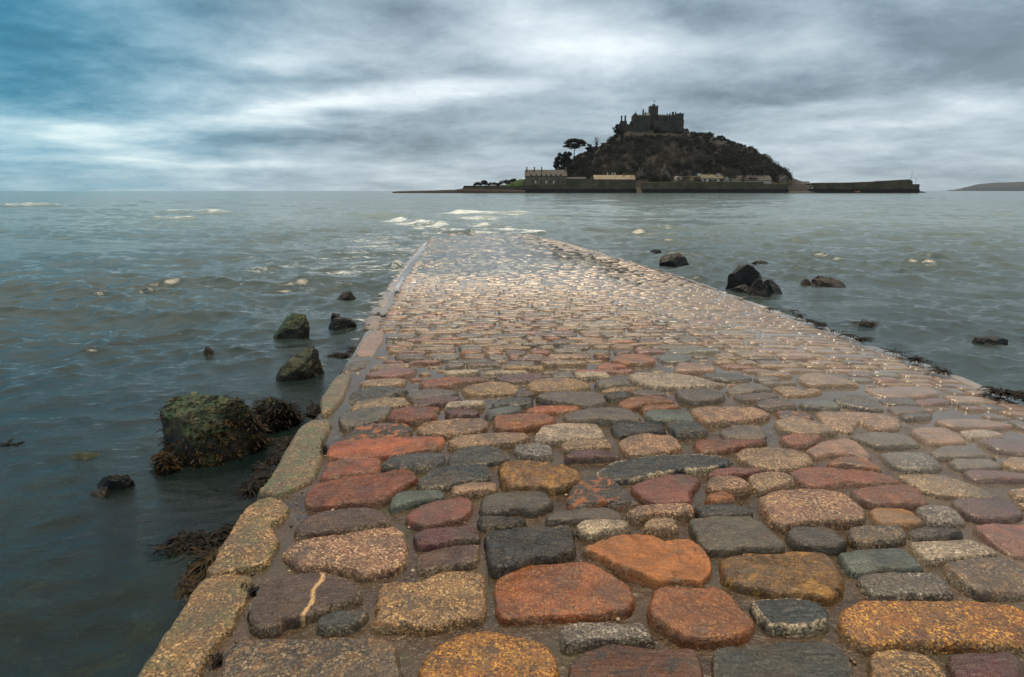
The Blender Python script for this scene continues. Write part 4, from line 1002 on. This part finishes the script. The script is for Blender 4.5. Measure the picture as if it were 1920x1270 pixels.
def tree(px, py_base, py_top, wpx, Y, label, name='evergreen_tree', mat='leaf', n=26, flat=False, bare=False):
    s = Y / 1231.0; base = np.array((X_(px, Y), Y, Z_(py_base, Y))); H = (py_base - py_top) * s; Wd = wpx * s
    rr = np.random.RandomState(int(px)); root = empty(name, base); tag(root, label, 'tree', 'trees standing out on the island hill')
    tk = MB(); lean = rr.uniform(-.06, .06) * H
    fork = .45 * H if flat else .35 * H
    tk.tube([(0, 0, -4), (lean * .3, 0, fork * .5), (lean, 0, fork)], [.06 * H * .6, .04 * H * .6, .035 * H * .6], 7)
    VL = []
    for i in range(n):
        a = rr.rand() * 6.283; q = rr.rand() ** .5
        if flat:
            zz = H * (.70 + .24 * (1 - q ** 2.2) + rr.uniform(-.08, .02)) if rr.rand() < .8 else H * rr.uniform(.50, .62)
            q = q if zz > .64 * H else .6 + .35 * q
        else: zz = H * rr.uniform(.35, .95); q *= (1 - ((zz / H - .5) / .62) ** 2) ** .5
        c = np.array((lean + math.cos(a) * q * Wd / 2 * .9, math.sin(a) * q * Wd / 2 * .9, zz))
        tk.tube([(lean, 0, fork), tuple(c * np.array((.5, .5, .72))), tuple(c)], [.022 * H, .014 * H, .006 * H], 5)
        if not bare: VL.append(leaf_cloud(c, Wd * (.13 if flat else .17), 90, .045 * H * .55 + .12, rr, .35 if flat else .8))
        else:
            for k in range(6):
                e = c + rr.normal(size=3) * Wd * .13; tk.tube([tuple(c), tuple(e)], [.006 * H, .002 * H], 3)
    tk.build('trunk', M['bark'], root, True)
    if VL: V = np.concatenate(VL); obj('crown', V, quads(V), M[mat], root)
    return root
tree(1075, 292, 261, 44, 600, 'tall umbrella pine with flat spreading crown alone above the left slope', 'umbrella_pine', n=60, flat=True)
tree(1050, 322, 288, 24, 590, 'ragged dark conifer at the left end of the island wood', 'conifer_tree')
tree(1043, 330, 302, 14, 592, 'lowest small conifer at the left foot of the wood', 'conifer_tree')
tree(1062, 316, 286, 18, 596, 'dark tree just below the umbrella pine', 'evergreen_tree')
tree(1117, 280, 259, 18, 640, 'grey leafless tree on the left skyline below the castle', 'bare_tree', bare=True, n=22)
tree(1103, 290, 272, 16, 620, 'rounded evergreen right of the umbrella pine', 'evergreen_tree')
tree(1155, 256, 234, 20, 638, 'dense evergreen hugging the castle\'s left foot', 'evergreen_tree')
tree(1323, 268, 249, 22, 640, 'bushy evergreen standing up from the right hand skyline', 'evergreen_tree')
tree(1345, 274, 256, 18, 640, 'second evergreen on the right hand skyline, lower down', 'evergreen_tree')
tree(1228, 255, 239, 12, 615, 'small round tree in front of the castle wall', 'evergreen_tree')
tree(1443, 330, 313, 12, 630, 'upper of two small trees at the right foot of the hill', 'evergreen_tree')
tree(1458, 332, 319, 10, 630, 'last small tree at the right foot of the hill', 'evergreen_tree')
tree(1412, 345, 320, 26, 575, 'broad olive tree behind the long slate roof', 'evergreen_tree', 'leaf_b')
tree(1285, 340, 300, 40, 580, 'spreading olive green tree above the village roofs', 'evergreen_tree', 'leaf_b')
tree(1100, 345, 318, 36, 568, 'bushy dark tree behind the flat roofed wing', 'evergreen_tree')
tree(1230, 340, 322, 18, 560, 'green bush tree between the twin chimney house and the spired one', 'evergreen_tree', 'leaf_b')

# crags on the right hand ridge
def crag(px, py0, py1, wpx, Y, label, seed):
    s = Y / 1231.; V, Fc = rock_mesh(wpx * s, wpx * s, 1, seed, 10, None, .14, False)
    H = (py1 - py0) * s; V[:, 2] = np.where(V[:, 2] > 0, V[:, 2] * H, V[:, 2] * H * .6)
    o = obj('crag', V, Fc, M['cliff'], None, True); o.location = (X_(px, Y), Y, Z_(py1, Y)); tag(o, label, 'rock', 'crags on the island ridge')
crag(1405, 277, 300, 26, 630, 'square topped crag at the steep right end of the ridge', 4)
crag(1425, 298, 316, 16, 625, 'smaller crag below the square topped one', 6)
crag(1340, 264, 280, 30, 612, 'long low crag near the middle of the right slope', 9)
crag(1278, 248, 268, 22, 612, 'pale rock outcrop under the right corner of the castle', 12)
crag(1375, 270, 286, 30, 625, 'broad crag halfway along the right ridge', 15)

# ------------------------------------------------------------------ buildings
def win(root, px, py, w, h, Y, mat='glass', name='window', proud=.12):
    s = Y / 1231.; x, z = X_(px, Y), Z_(py, Y); mb = MB()
    mb.box(x - w * s / 2, x + w * s / 2, Y - proud, Y + .02, z - h * s / 2, z + h * s / 2)
    return mb.build(name, M[mat], root, org=root.location)
def chim(root, px, py_top, py_base, w, Y, dy=2.0, mat='house_stone', pots=True):
    s = Y / 1231.; x = X_(px, Y); zt, zb = Z_(py_top, Y), Z_(py_base, Y); hw = w * s / 2; y = Y + dy
    mb = MB().box(x - hw, x + hw, y - hw * .8, y + hw * .8, zb, zt); mb.box(x - hw * 1.25, x + hw * 1.25, y - hw, y + hw, zt, zt + .25)
    if pots: mb.tube([(x, y, zt + .25), (x, y, zt + .8)], [.22, .18], 8)
    return mb.build('chimney', M[mat], root, org=root.location)
def house(name, label, px0, px1, py_ridge, py_eave, py_base, Y, dep, wall='house_stone', roof='slate', gable=False, cat='house', group=None, over=.35):
    x0, x1 = X_(px0, Y), X_(px1, Y); zr, ze, zb = Z_(py_ridge, Y), Z_(py_eave, Y), Z_(py_base, Y)
    root = empty(name, ((x0 + x1) / 2, Y, zb)); tag(root, label, cat, group); L = root.location
    y0, y1 = Y, Y + dep; ym = (y0 + y1) / 2; xm = (x0 + x1) / 2
    w = MB()
    if gable:
        w.prism([(x0, zb - 2), (x1, zb - 2), (x1, ze), (xm, zr), (x0, ze)], y0, y1); w.build('wall', M[wall], root, org=L)
        q = MB(); th = .35
        q.prism([(x0 - over, ze - .1), (xm, zr + .04), (xm, zr + th), (x0 - over, ze + th - .1)], y0 - over, y1 + over)
        q.prism([(x1 + over, ze - .1), (x1 + over, ze + th - .1), (xm + .001, zr + th), (xm + .001, zr + .04)], y0 - over, y1 + over)
        q.build('roof', M[roof], root, org=L)
    else:
        w.prismx([(y0, zb - 2), (y1, zb - 2), (y1, ze), (ym, zr), (y0, ze)], x0, x1); w.build('wall', M[wall], root, org=L)
        q = MB(); th = .35
        q.prismx([(y0 - over, ze - .1), (ym, zr + .04), (ym, zr + th), (y0 - over, ze + th - .1)], x0 - over, x1 + over)
        q.prismx([(y1 + over, ze - .1), (y1 + over, ze + th - .1), (ym + .001, zr + th), (ym + .001, zr + .04)], x0 - over, x1 + over)
        q.build('roof', M[roof], root, org=L)
    return root
GV = 'harbour village houses'
h = house('terrace_house', 'two storey stone terrace with dormers and four chimneys, leftmost building of the village', 985, 1062, 319, 331, 356, 540, 12, group=GV)
for px in (988, 1002, 1016, 1061): chim(h, px, 314, 322, 2.2, 540, 5)
for px in (998, 1004, 1014, 1024, 1031.5, 1038, 1046): win(h, px, 341.5, 2.6, 5, 540, 'white' if px in (1004, 1024, 1038) else 'glass')
for px in (996, 1006, 1015, 1024, 1033, 1042, 1051):
    s = 540 / 1231.; x = X_(px, 540); zb = Z_(331.5, 540); dm = MB().prism([(x - 1.0, zb), (x + 1.0, zb), (x + 1.0, zb + 1.4), (x, zb + 2.3), (x - 1.0, zb + 1.4)], 539.7, 543)
    d = dm.build('dormer', M['house_stone'], h, org=h.location)
    MB().box(x - .5, x + .5, 539.6, 539.72, zb + .3, zb + 1.35).build('window', M['glass'], d, org=h.location)
h = house('stone_wing', 'low stone wing with flat slate roof right of the long terrace', 1062, 1098, 333, 336, 356, 541, 10, group=GV)
win(h, 1072, 342, 2.5, 3, 541); win(h, 1086, 342, 2.5, 3, 541)
h = house('boat_store', 'long stone store with tan lichened roof facing the beach', 1114, 1190, 329, 337, 356, 540, 11, roof='roof_tan', group=GV)
for px in (1139, 1151, 1162): win(h, px, 347, 2.6, 2, 540)
win(h, 1124, 343, 5, 4, 540, 'metal'); win(h, 1178, 344, 3, 6, 540, name='door')
chim(h, 1170, 325, 331, 2.2, 540, 4, 'lichen', False)
for px in (1140, 1149, 1154): chim(h, px, 325, 332, 2.2, 546, 6, 'white')
h = house('cottage', 'stone cottage with steep gables and twin tall chimneys at the head of the beach', 1187, 1215, 320, 332, 350, 545, 11, gable=True, roof='slate', group=GV)
chim(h, 1199, 315, 326, 2.6, 545, 3); chim(h, 1204, 315, 326, 2.6, 545, 3)
win(h, 1196, 338, 2, 3, 545); win(h, 1205, 338, 2, 3, 545); win(h, 1200, 331, 1.5, 2.5, 545)
h = house('chapel_house', 'stone gabled building with a pointed spirelet in the village middle', 1235, 1257, 316, 330, 352, 543, 9, gable=True, group=GV)
s = 543 / 1231.; x = X_(1244, 543); MB().tube([(x, 544, Z_(318, 543)), (x, 544, Z_(313, 543)), (x, 544, Z_(307, 543))], [1.0, .8, .08], 6).build('spire', M['house_stone'], h, org=h.location)
for px, py in ((1241, 338), (1249, 338), (1245, 328)): win(h, px, py, 2, 3, 543)
h = house('terrace_house', 'long grey terrace with slate roof and a row of chimneys behind the white cottage', 1256, 1346, 323, 333, 352, 552, 11, group=GV)
for px in (1267, 1280, 1292, 1305, 1317, 1330, 1343): chim(h, px, 319, 326, 2.8, 552, 5, 'white' if px == 1267 else 'house_stone')
for px in (1262, 1270, 1278, 1286): win(h, px, 337, 2, 3, 552)
h = house('slate_cottage', 'low cottage with pale blue grey roof in front of the long terrace', 1265, 1293, 331, 339, 350, 543, 8, roof='roof_grey', group=GV)
for px in (1271, 1280, 1288): win(h, px, 340.5, 2, 2, 543)
h = house('olive_roofed_cottage', 'small cottage with olive mossy roof left of the white cottage', 1292, 1315, 331, 339, 350, 543, 8, 'white', 'roof_olive', group=GV)
win(h, 1300, 341, 2, 2, 543)
h = house('white_cottage', 'whitewashed cottage with mossy roof and two pale chimneys', 1312, 1356, 328, 335, 350, 541, 9, 'white', 'roof_olive', group=GV)
chim(h, 1310, 326, 331, 6, 541, 2, 'white', False); chim(h, 1347, 326, 331, 6, 541, 3, 'pink', False); chim(h, 1329, 326, 330, 4, 541, 5, 'roof_tan')
for px in (1320, 1330, 1340, 1351): win(h, px, 338.5, 4, 4.5, 541)
h = house('white_gable', 'small white gable end with dark doorway beside the long slate roof', 1355, 1367, 331, 339, 350, 540, 10, 'white', 'slate', True, group=GV)
win(h, 1361, 340, 2, 3, 540, name='door')
h = house('long_barn', 'long low white building under a dark slate roof', 1367, 1445, 330, 339, 350, 542, 11, 'white', 'slate', group=GV)
for px in (1430, 1435, 1441): win(h, px, 342, 1.6, 2.4, 542)
h = house('harbour_shed', 'stone shed with pale sheet roof and tall end gable at the right of the village', 1424, 1472, 330, 336, 354, 553, 12, 'house_stone', 'roof_grey', group=GV)
h = house('harbour_store', 'gabled stone store with tall dark windows at the corner of the harbour', 1462, 1484, 330, 341, 356, 541, 12, 'house_stone', 'slate', True, group=GV)
win(h, 1475, 339, 2.4, 6, 541); win(h, 1479, 348, 2.4, 7, 541, name='door'); win(h, 1483, 343, 2, 3, 541, 'lichen', 'sign_board')
h = house('open_shed', 'low open fronted shed between the store and the fishing boat', 1484, 1519, 341, 345.5, 352, 560, 10, 'pier_wet', 'slate', group=GV)

# ---------------------------------------------------- harbour walls
def wall(name, label, pts, Y0, dep, py_base=362, mat='pier', cope=None, wet=355, cat='harbour wall', tide=True):
    """pts: (px, py of the top), Y0 front face"""
    x = [X_(a, Y0) for a, b in pts]; z = [Z_(b, Y0) for a, b in pts]; zt = Z_(wet, Y0)
    root = empty(name, (x[0], Y0, SEA)); tag(root, label, cat, 'harbour and sea walls'); L = root.location
    poly = [(x[0], zt)] + [(a, max(b, zt + .1)) for a, b in zip(x, z)] + [(x[-1], zt)]
    MB().prism(poly[::-1], Y0, Y0 + dep).build('upper_masonry', M[mat], root, org=L)
    MB().prism([(x[0] - .5, -3), (x[-1] + .5, -3), (x[-1] + .3, zt - .003), (x[0] - .3, zt - .003)], Y0 - .5, Y0 + dep + .5).build('tidal_footing', M['pier_wet'], root, org=L)
    if cope:
        q = MB()
        for (a, b), (c, d) in zip(list(zip(x, z))[:-1], list(zip(x, z))[1:]):
            q.prism([(a, b + .003), (c, d + .003), (c, d + .35), (a, b + .35)], Y0 - .15, Y0 + 1.0)
        q.build('coping', M[cope], root, org=L)
    return root
wall('sea_wall', 'low rough wall edging the lawn at the left tip of the island', [(868, 352), (870, 348.5), (900, 348), (985, 349)], 530, 6, cat='sea wall')
wall('sea_wall', 'brown stone wall below the terrace and the boat store', [(985, 348), (1062, 346), (1062, 336.5), (1100, 336), (1190, 338), (1192, 352)], 529, 8, cat='sea wall')
wall('harbour_wall', 'long harbour wall topped with orange lichen in front of the village', [(1206, 343), (1290, 341.5), (1430, 341.5), (1431, 345), (1477, 345)], 520, 10, cope='lichen')
pw_ = wall('pier', 'dark stone harbour pier on the right, rising towards its stepped end', [(1535, 343), (1600, 342.3), (1655, 340), (1656, 339), (1680, 338.2), (1703, 336.5), (1709, 340), (1709.5, 345.5), (1723, 345.5)], 520, 14, cat='pier')
win(pw_, 1568, 347, 2, 2, 520); win(pw_, 1573, 347, 2, 2, 520)
wall('quay', 'low inner quay behind the fishing boat', [(1478, 355), (1500, 352), (1536, 346)], 545, 10, cat='quay', wet=357)
# white wall panel and small details on the harbour wall
V = [(X_(1192, 526), 520, Z_(361.8, 520)), (X_(1236, 526), 519, Z_(361.9, 520)), (X_(1240, 530), 528, Z_(352, 530)), (X_(1192, 530), 532, Z_(351, 530))]
tag(obj('beach', [tuple(v) for v in V] + [(v[0], v[1], -3) for v in V], [(0, 1, 2, 3), (0, 4, 5, 1)], M['shingle']), 'small pinkish shingle beach between the two walls', kind='structure')
V = [(X_(1476, 526), 522, Z_(361.6, 522)), (X_(1545, 526), 522, Z_(361.6, 522)), (X_(1540, 545), 545, Z_(355, 545)), (X_(1478, 545), 545, Z_(355, 545))]
tag(obj('harbour_sand', V, [(0, 1, 2, 3)], M['shingle']), 'strip of harbour sand under the fishing boat', kind='structure')
def heap(name, label, pts, Y, dep, mat, kind=None, cat=None, seed=1):
    xs = np.linspace(X_(pts[0][0], Y), X_(pts[-1][0], Y), 60); zz = np.interp(xs, [X_(a, Y) for a, b in pts], [Z_(b, Y) for a, b in pts])
    vs = np.linspace(0, 1, 14); Xg, Vg = np.meshgrid(xs, vs); Zg = zz[None] * np.sin(np.clip(Vg * 1.25, 0, 1) * math.pi / 2) ** .8
    Zg = Zg + fbm(Xg * .6, Vg * 4, seed, 3) * .35; Zg = np.where((Vg == 0) | (Vg == 1), -2, Zg)
    return tag(obj(name, np.stack([Xg, Y + Vg * dep, Zg], -1).reshape(-1, 3), grid_faces(*Xg.shape), M[mat], smooth=True), label, cat, None, kind)
heap('skerry', 'low black reef trailing off the left tip of the island', [(735, 359.6), (770, 358.2), (810, 357.4), (850, 356.2), (872, 353), (985, 356)], 524, 8, 'pier_wet', 'structure')
heap('lawn', 'green lawn left of the terrace', [(930, 350), (950, 346), (966, 339), (975, 336.5), (985, 336)], 541, 12, 'lawn', 'structure', seed=3)
def bush(px, py_base, py_top, wpx, Y, label, mat='leaf_b'):
    s = Y / 1231.; c = np.array((X_(px, Y), Y, Z_(py_base, Y))); rr = np.random.RandomState(int(px * 3)); H = (py_base - py_top) * s; VV = []
    for i in range(16):
        q = np.array((rr.uniform(-.5, .5) * wpx * s, rr.uniform(-1, 1) * 2, 0)); hh = H * (1 - (2 * q[0] / (wpx * s)) ** 2) ** .5
        VV.append(leaf_cloud(q + np.array((0, 0, hh * .55)), max(hh * .5, .5), 90, .35, rr))
    V = np.concatenate(VV); o = obj('bush', V, quads(V), M[mat]); o.location = [float(a) for a in c]; tag(o, label, 'bush', 'bushes left of the terrace')
bush(896, 349, 341, 14, 536, 'leftmost brown bush near the tip of the island')
bush(908, 349, 337, 8, 537, 'dark knobby bush second from the island tip')
bush(925, 349, 341, 22, 537, 'low wide bush in the middle of the left shore')
bush(948, 348, 336, 26, 538, 'large brown bush at the edge of the lawn')
bush(968, 343, 334, 30, 552, 'hedge along the top of the lawn beside the terrace')

# ---------------------------------------------------- castle
YC = 632.0; sC = YC / 1231.
def cx(u): return X_(1120 + u / 9.6, YC)
def cz(v): return Z_(180 + v / 9.6, YC)
cas = empty('castle', (cx(900), YC, cz(600))); tag(cas, 'grey granite castle with square central tower and many chimneys on top of the hill', 'castle'); CL = cas.location
def cb(name, u0, u1, v0, v1, y0=0, dep=12, mat='granite', cren=False, parent=None):
    m = MB().box(cx(u0), cx(u1), YC + y0, YC + y0 + dep, cz(v1), cz(v0))
    if cren:
        n = max(2, int((cx(u1) - cx(u0)) / 1.5)); w_ = (cx(u1) - cx(u0)) / (2 * n - 1)
        for i in range(n):
            a = cx(u0) + 2 * i * w_; m.box(a, a + w_, YC + y0, YC + y0 + .6, cz(v0), cz(v0) + .8); m.box(a, a + w_, YC + y0 + dep - .6, YC + y0 + dep, cz(v0), cz(v0) + .8)
    return m.build(name, M[mat], parent or cas, org=CL)
cb('keep_tower', 905, 1050, 172, 600, 6, 8, cren=True)
cb('turret', 962, 1003, 138, 172, 9, 2.5, cren=True)
fp = MB().tube([(cx(985), YC + 10, cz(140)), (cx(985), YC + 10, cz(62))], .12, 6).build('flagpole', M['metal'], cas, org=CL)
MB().box(cx(985), cx(985) + 1.0, YC + 9.97, YC + 10.03, cz(80), cz(62)).build('flag', M['blue'], fp, org=CL)
def croof(u0, u1, vr, ve, y0, dep, mat='roof_green'):
    q = MB().prismx([(YC + y0, cz(ve)), (YC + y0 + dep, cz(ve)), (YC + y0 + dep / 2, cz(vr))], cx(u0), cx(u1)); return q.build('roof', M[mat], cas, org=CL)
cb('great_hall', 604, 904, 350, 640, 1, 11); croof(640, 800, 318, 348, 1.5, 10); croof(810, 903, 286, 348, 3, 8)
m = MB().prism([(cx(600), cz(640)), (cx(660), cz(640)), (cx(660), cz(335)), (cx(636), cz(300)), (cx(600), cz(345))], YC, YC + 12)
m.tube([(cx(636), YC + 1, cz(305)), (cx(636), YC + 1, cz(266))], [.45, .05], 6); m.build('gable_end', M['granite'], cas, org=CL)
cb('east_hall', 1051, 1182, 345, 640, 2, 10); croof(1051, 1180, 318, 343, 2.5, 9)
cb('residence_wing', 1183, 1478, 352, 660, 0, 13, cren=True)
cb('corner_tower', 1345, 1472, 330, 650, -1.2, 5, cren=True)
cb('buttress_block', 1470, 1488, 430, 660, 0, 8)
cb('porch_block', 960, 1182, 468, 640, -3.5, 5, cren=True)
cb('annexe', 385, 492, 445, 640, 2, 7); cb('low_wall', 492, 604, 512, 640, 3, 5, cren=True); cb('step_block', 562, 604, 452, 512, 3, 5)
for u, v0, v1, w_ in ((403, 352, 450, 24), (468, 350, 450, 26), (780, 242, 330, 22), (1205, 316, 355, 18), (1253, 310, 355, 16), (1306, 286, 355, 34), (1350, 278, 335, 12), (1440, 300, 335, 16), (820, 280, 345, 10)):
    h_ = MB().box(cx(u - w_ / 2), cx(u + w_ / 2), YC + 4, YC + 5.4, cz(v1), cz(v0)); h_.box(cx(u - w_ / 2 - 3), cx(u + w_ / 2 + 3), YC + 3.8, YC + 5.6, cz(v0), cz(v0) + .3); h_.build('chimney', M['granite'], cas, org=CL)
def cw(u, v, w_, h_, y=0, name='window'): MB().prism([(cx(u - w_ / 2), cz(v + h_ / 2)), (cx(u + w_ / 2), cz(v + h_ / 2)), (cx(u + w_ / 2), cz(v - h_ / 3)), (cx(u), cz(v - h_ / 2)), (cx(u - w_ / 2), cz(v - h_ / 3))], YC + y - .12, YC + y + .05).build(name, M['glass'], cas, org=CL)
for u in (730, 787, 848): cw(u, 515, 20, 72, 1)
for u in (690, 740, 790, 840): cw(u, 415, 10, 26, 1)
for u, v in ((1300, 495), (1260, 500), (1300, 548), (1230, 548), (1260, 420), (1310, 420)): cw(u, v, 15, 22, 0)
for u, v in ((1375, 368), (1375, 440), (1420, 420), (1350, 495), (1395, 495), (1350, 545), (1380, 556), (1430, 500)): cw(u, v, 14, 20, -1.2)
cw(1140, 425, 20, 50, 2); cw(1100, 425, 12, 30, 2); cw(950, 240, 9, 26, 6); cw(1000, 240, 9, 26, 6)
for u in (1045, 1090, 1135): cw(u, 520, 18, 40, -3.5)
cw(440, 500, 10, 20, 2)
tw = empty('terrace_wall', (cx(1500), YC, cz(610))); tag(tw, 'low battlemented wall running down from the castle\'s right corner', 'wall')
m = MB().prism([(cx(1488), cz(680)), (cx(1590), cz(700)), (cx(1590), cz(612)), (cx(1488), cz(580))], YC + 1, YC + 2.2)
m.box(cx(1545), cx(1572), YC + 1, YC + 3, cz(612), cz(586)); m.build('masonry', M['granite'], tw, org=tw.location)

# ---------------------------------------------------- boats, masts, gulls
def boat(px, py_water, Lm, label, hull, top, Y, yaw, big=True):
    root = empty('fishing_boat' if big else 'dinghy', (X_(px, Y), Y, Z_(py_water, Y))); tag(root, label, 'boat')
    n = 14; secs = []; hh = Lm * .20; bw = Lm * .17
    for i in range(n + 1):
        u = i / n; x = (u - .5) * Lm; wd = bw * (1 - max(0, (u - .45) / .55) ** 2.2) * (.85 + .15 * min(1, u * 4)); sh = hh * (1 + .55 * max(0, u - .4) ** 1.5 * 2)
        secs.append([(x, -wd, sh), (x, -wd * .92, sh * .5), (x * .97, -wd * .45, .08 * hh), (x * .97, 0, -.05 * hh), (x * .97, wd * .45, .08 * hh), (x, wd * .92, sh * .5), (x, wd, sh)])
    V = [p for s_ in secs for p in s_]; Fc = grid_faces(n + 1, 7).tolist(); Fc.append(tuple(range(7)))
    for i in range(n): Fc.append((i * 7, i * 7 + 6, (i + 1) * 7 + 6, (i + 1) * 7))
    hl = obj('hull', V, Fc, M[hull], root)
    st_ = MB()
    for sgn in (0, 6): st_.tube([tuple(np.array(s_[sgn]) + (0, 0, .04)) for s_ in secs], Lm * .008, 5)
    st_.build('gunwale', M['white'], root)
    if big:
        MB().prism([(-.26 * Lm, hh), (.12 * Lm, hh * 1.1), (.08 * Lm, hh * 2.0), (-.22 * Lm, hh * 1.95)], -bw * .6, bw * .6).build('wheelhouse', M[top], root)
        for k in range(4): MB().box(-.2 * Lm + k * .07 * Lm, -.155 * Lm + k * .07 * Lm, -bw * .63, bw * .63, hh * 1.5, hh * 1.85).build('window', M['glass'], root)
        MB().tube([(-.05 * Lm, 0, hh * 1.9), (-.05 * Lm, 0, hh * 3.0)], .06, 5).build('mast', M['metal'], root)
        MB().tube([(.1 * Lm, -bw * .8, hh * 1.3), (.3 * Lm, -bw * .5, hh * 1.6), (.48 * Lm, 0, hh * 1.9)], .04, 5).build('railing', M['white'], root)
        MB().box(-.3 * Lm, .3 * Lm, -.08, .08, -hh * .25, .02).build('keel', M['redp'], root)
    else:
        for u in (-.2, .1): MB().box(u * Lm, u * Lm + .25, -bw * .85, bw * .85, hh * .8, hh * .9).build('thwart', M['white'], root)
    root.rotation_euler = (0, 0, yaw)
boat(1527, 358.2, 9.5, 'blue hulled fishing boat with white wheelhouse aground by the pier', 'blue', 'white', 530, R(-62))
boat(1608, 361.5, 4.5, 'small red dinghy afloat at the foot of the pier', 'redp', 'white', 517, R(10), False)
def mast(name, label, px, py0, py1, Y, cross=None):
    root = empty(name, (X_(px, Y), Y, Z_(py1, Y))); tag(root, label, 'mast'); x = X_(px, Y); z0, z1 = Z_(py1, Y), Z_(py0, Y)
    MB().tube([(x, Y, z0), (x, Y, z1)], [.14, .07], 6).build('pole', M['metal'], root, org=root.location)
    if cross: MB().tube([(x - cross, Y, z1 - (z1 - z0) * .3), (x + cross, Y, z1 - (z1 - z0) * .3)], .06, 5).build('crossbar', M['metal'], root, org=root.location)
mast('signal_mast', 'tall signal mast with crossbar on the end of the pier', 1706, 321, 337, 526, 1.3)
mast('light_mast', 'short thin mast on the lower step of the pier end', 1715, 333, 346, 526)
mast('flagpole', 'white flagpole standing on the harbour wall before the shed', 1430, 325, 345, 524, .4)
def gull(px, py, Y, label, span, roll):
    root = empty('gull', atY(px, py, Y)); tag(root, label, 'bird', 'gulls in the sky')
    b_ = MB(); b_.tube([(-.28, 0, .0), (-.18, 0, .02), (0, 0, .03), (.16, 0, .03), (.24, 0, .03), (.29, 0, .02)], [.02, .06, .075, .05, .035, .012], 8); b_.build('body', M['bird'], root, True)
    for s_ in (-1, 1):
        V = [(-.07, 0, .04), (.07, 0, .04), (.10, s_ * span * .25, .16), (-.05, s_ * span * .25, .16), (.02, s_ * span * .5, .07), (-.03, s_ * span * .5, .06)]
        V = V + [(a, b, c - .015) for a, b, c in V]
        obj('wing', V, [(0, 1, 2, 3), (3, 2, 4, 5), (9, 8, 7, 6), (11, 10, 8, 9), (0, 3, 9, 6), (3, 5, 11, 9), (1, 7, 8, 2), (2, 8, 10, 4), (4, 10, 11, 5)], M['bird'], root)
    root.rotation_euler = (roll, .2, R(70))
gull(333, 125, 230, 'upper left gull gliding against the blue grey cloud', 1.35, .3)
gull(777, 175, 300, 'farther gull gliding above the bright streak of cloud', 1.35, -.2)

# ---------------------------------------------------- far headland
Yh = 5200.; pts = [(1775, 358.2), (1790, 356), (1810, 350.5), (1830, 345), (1850, 343), (1880, 341.3), (1920, 339.5), (1980, 337), (2060, 336), (2300, 335), (2800, 338), (3600, 336)]
xs = np.linspace(X_(1775, Yh), X_(2450, Yh), 160); zz = np.interp(xs, [X_(a, Yh) for a, b in pts], [Z_(b, Yh) for a, b in pts])
vs = np.linspace(0, 1, 30); Xg, Vg = np.meshgrid(xs, vs); pr = np.where(Vg < .3, (Vg / .3) ** .6, 1 - ((Vg - .3) / .7) ** 2)
Zg = zz[None] * pr + fbm(Xg * .01, Vg * 5, 1, 4) * 5 * pr; Zg = np.where((Vg == 0) | (Vg == 1), -5, Zg)
Xg = Xg * (1 + Vg * 900 / Yh)
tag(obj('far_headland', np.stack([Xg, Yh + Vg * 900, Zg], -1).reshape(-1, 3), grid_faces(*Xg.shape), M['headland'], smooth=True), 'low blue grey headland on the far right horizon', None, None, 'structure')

HAZE = True
if HAZE:
    mz = bpy.data.materials.new('haze_air'); mz.use_nodes = True; nt = mz.node_tree
    for n in list(nt.nodes): nt.nodes.remove(n)
    o_ = nt.nodes.new('ShaderNodeOutputMaterial'); v_ = nt.nodes.new('ShaderNodeVolumePrincipled'); v_.inputs['Density'].default_value = .000028; v_.inputs['Color'].default_value = (.80, .90, .96, 1)
    nt.links.new(v_.outputs[0], o_.inputs['Volume'])
    o = MB().box(-9300, 9300, -80, 9300, -10.2, 200).build('haze', mz); tag(o, 'thin sea haze', kind='stuff')
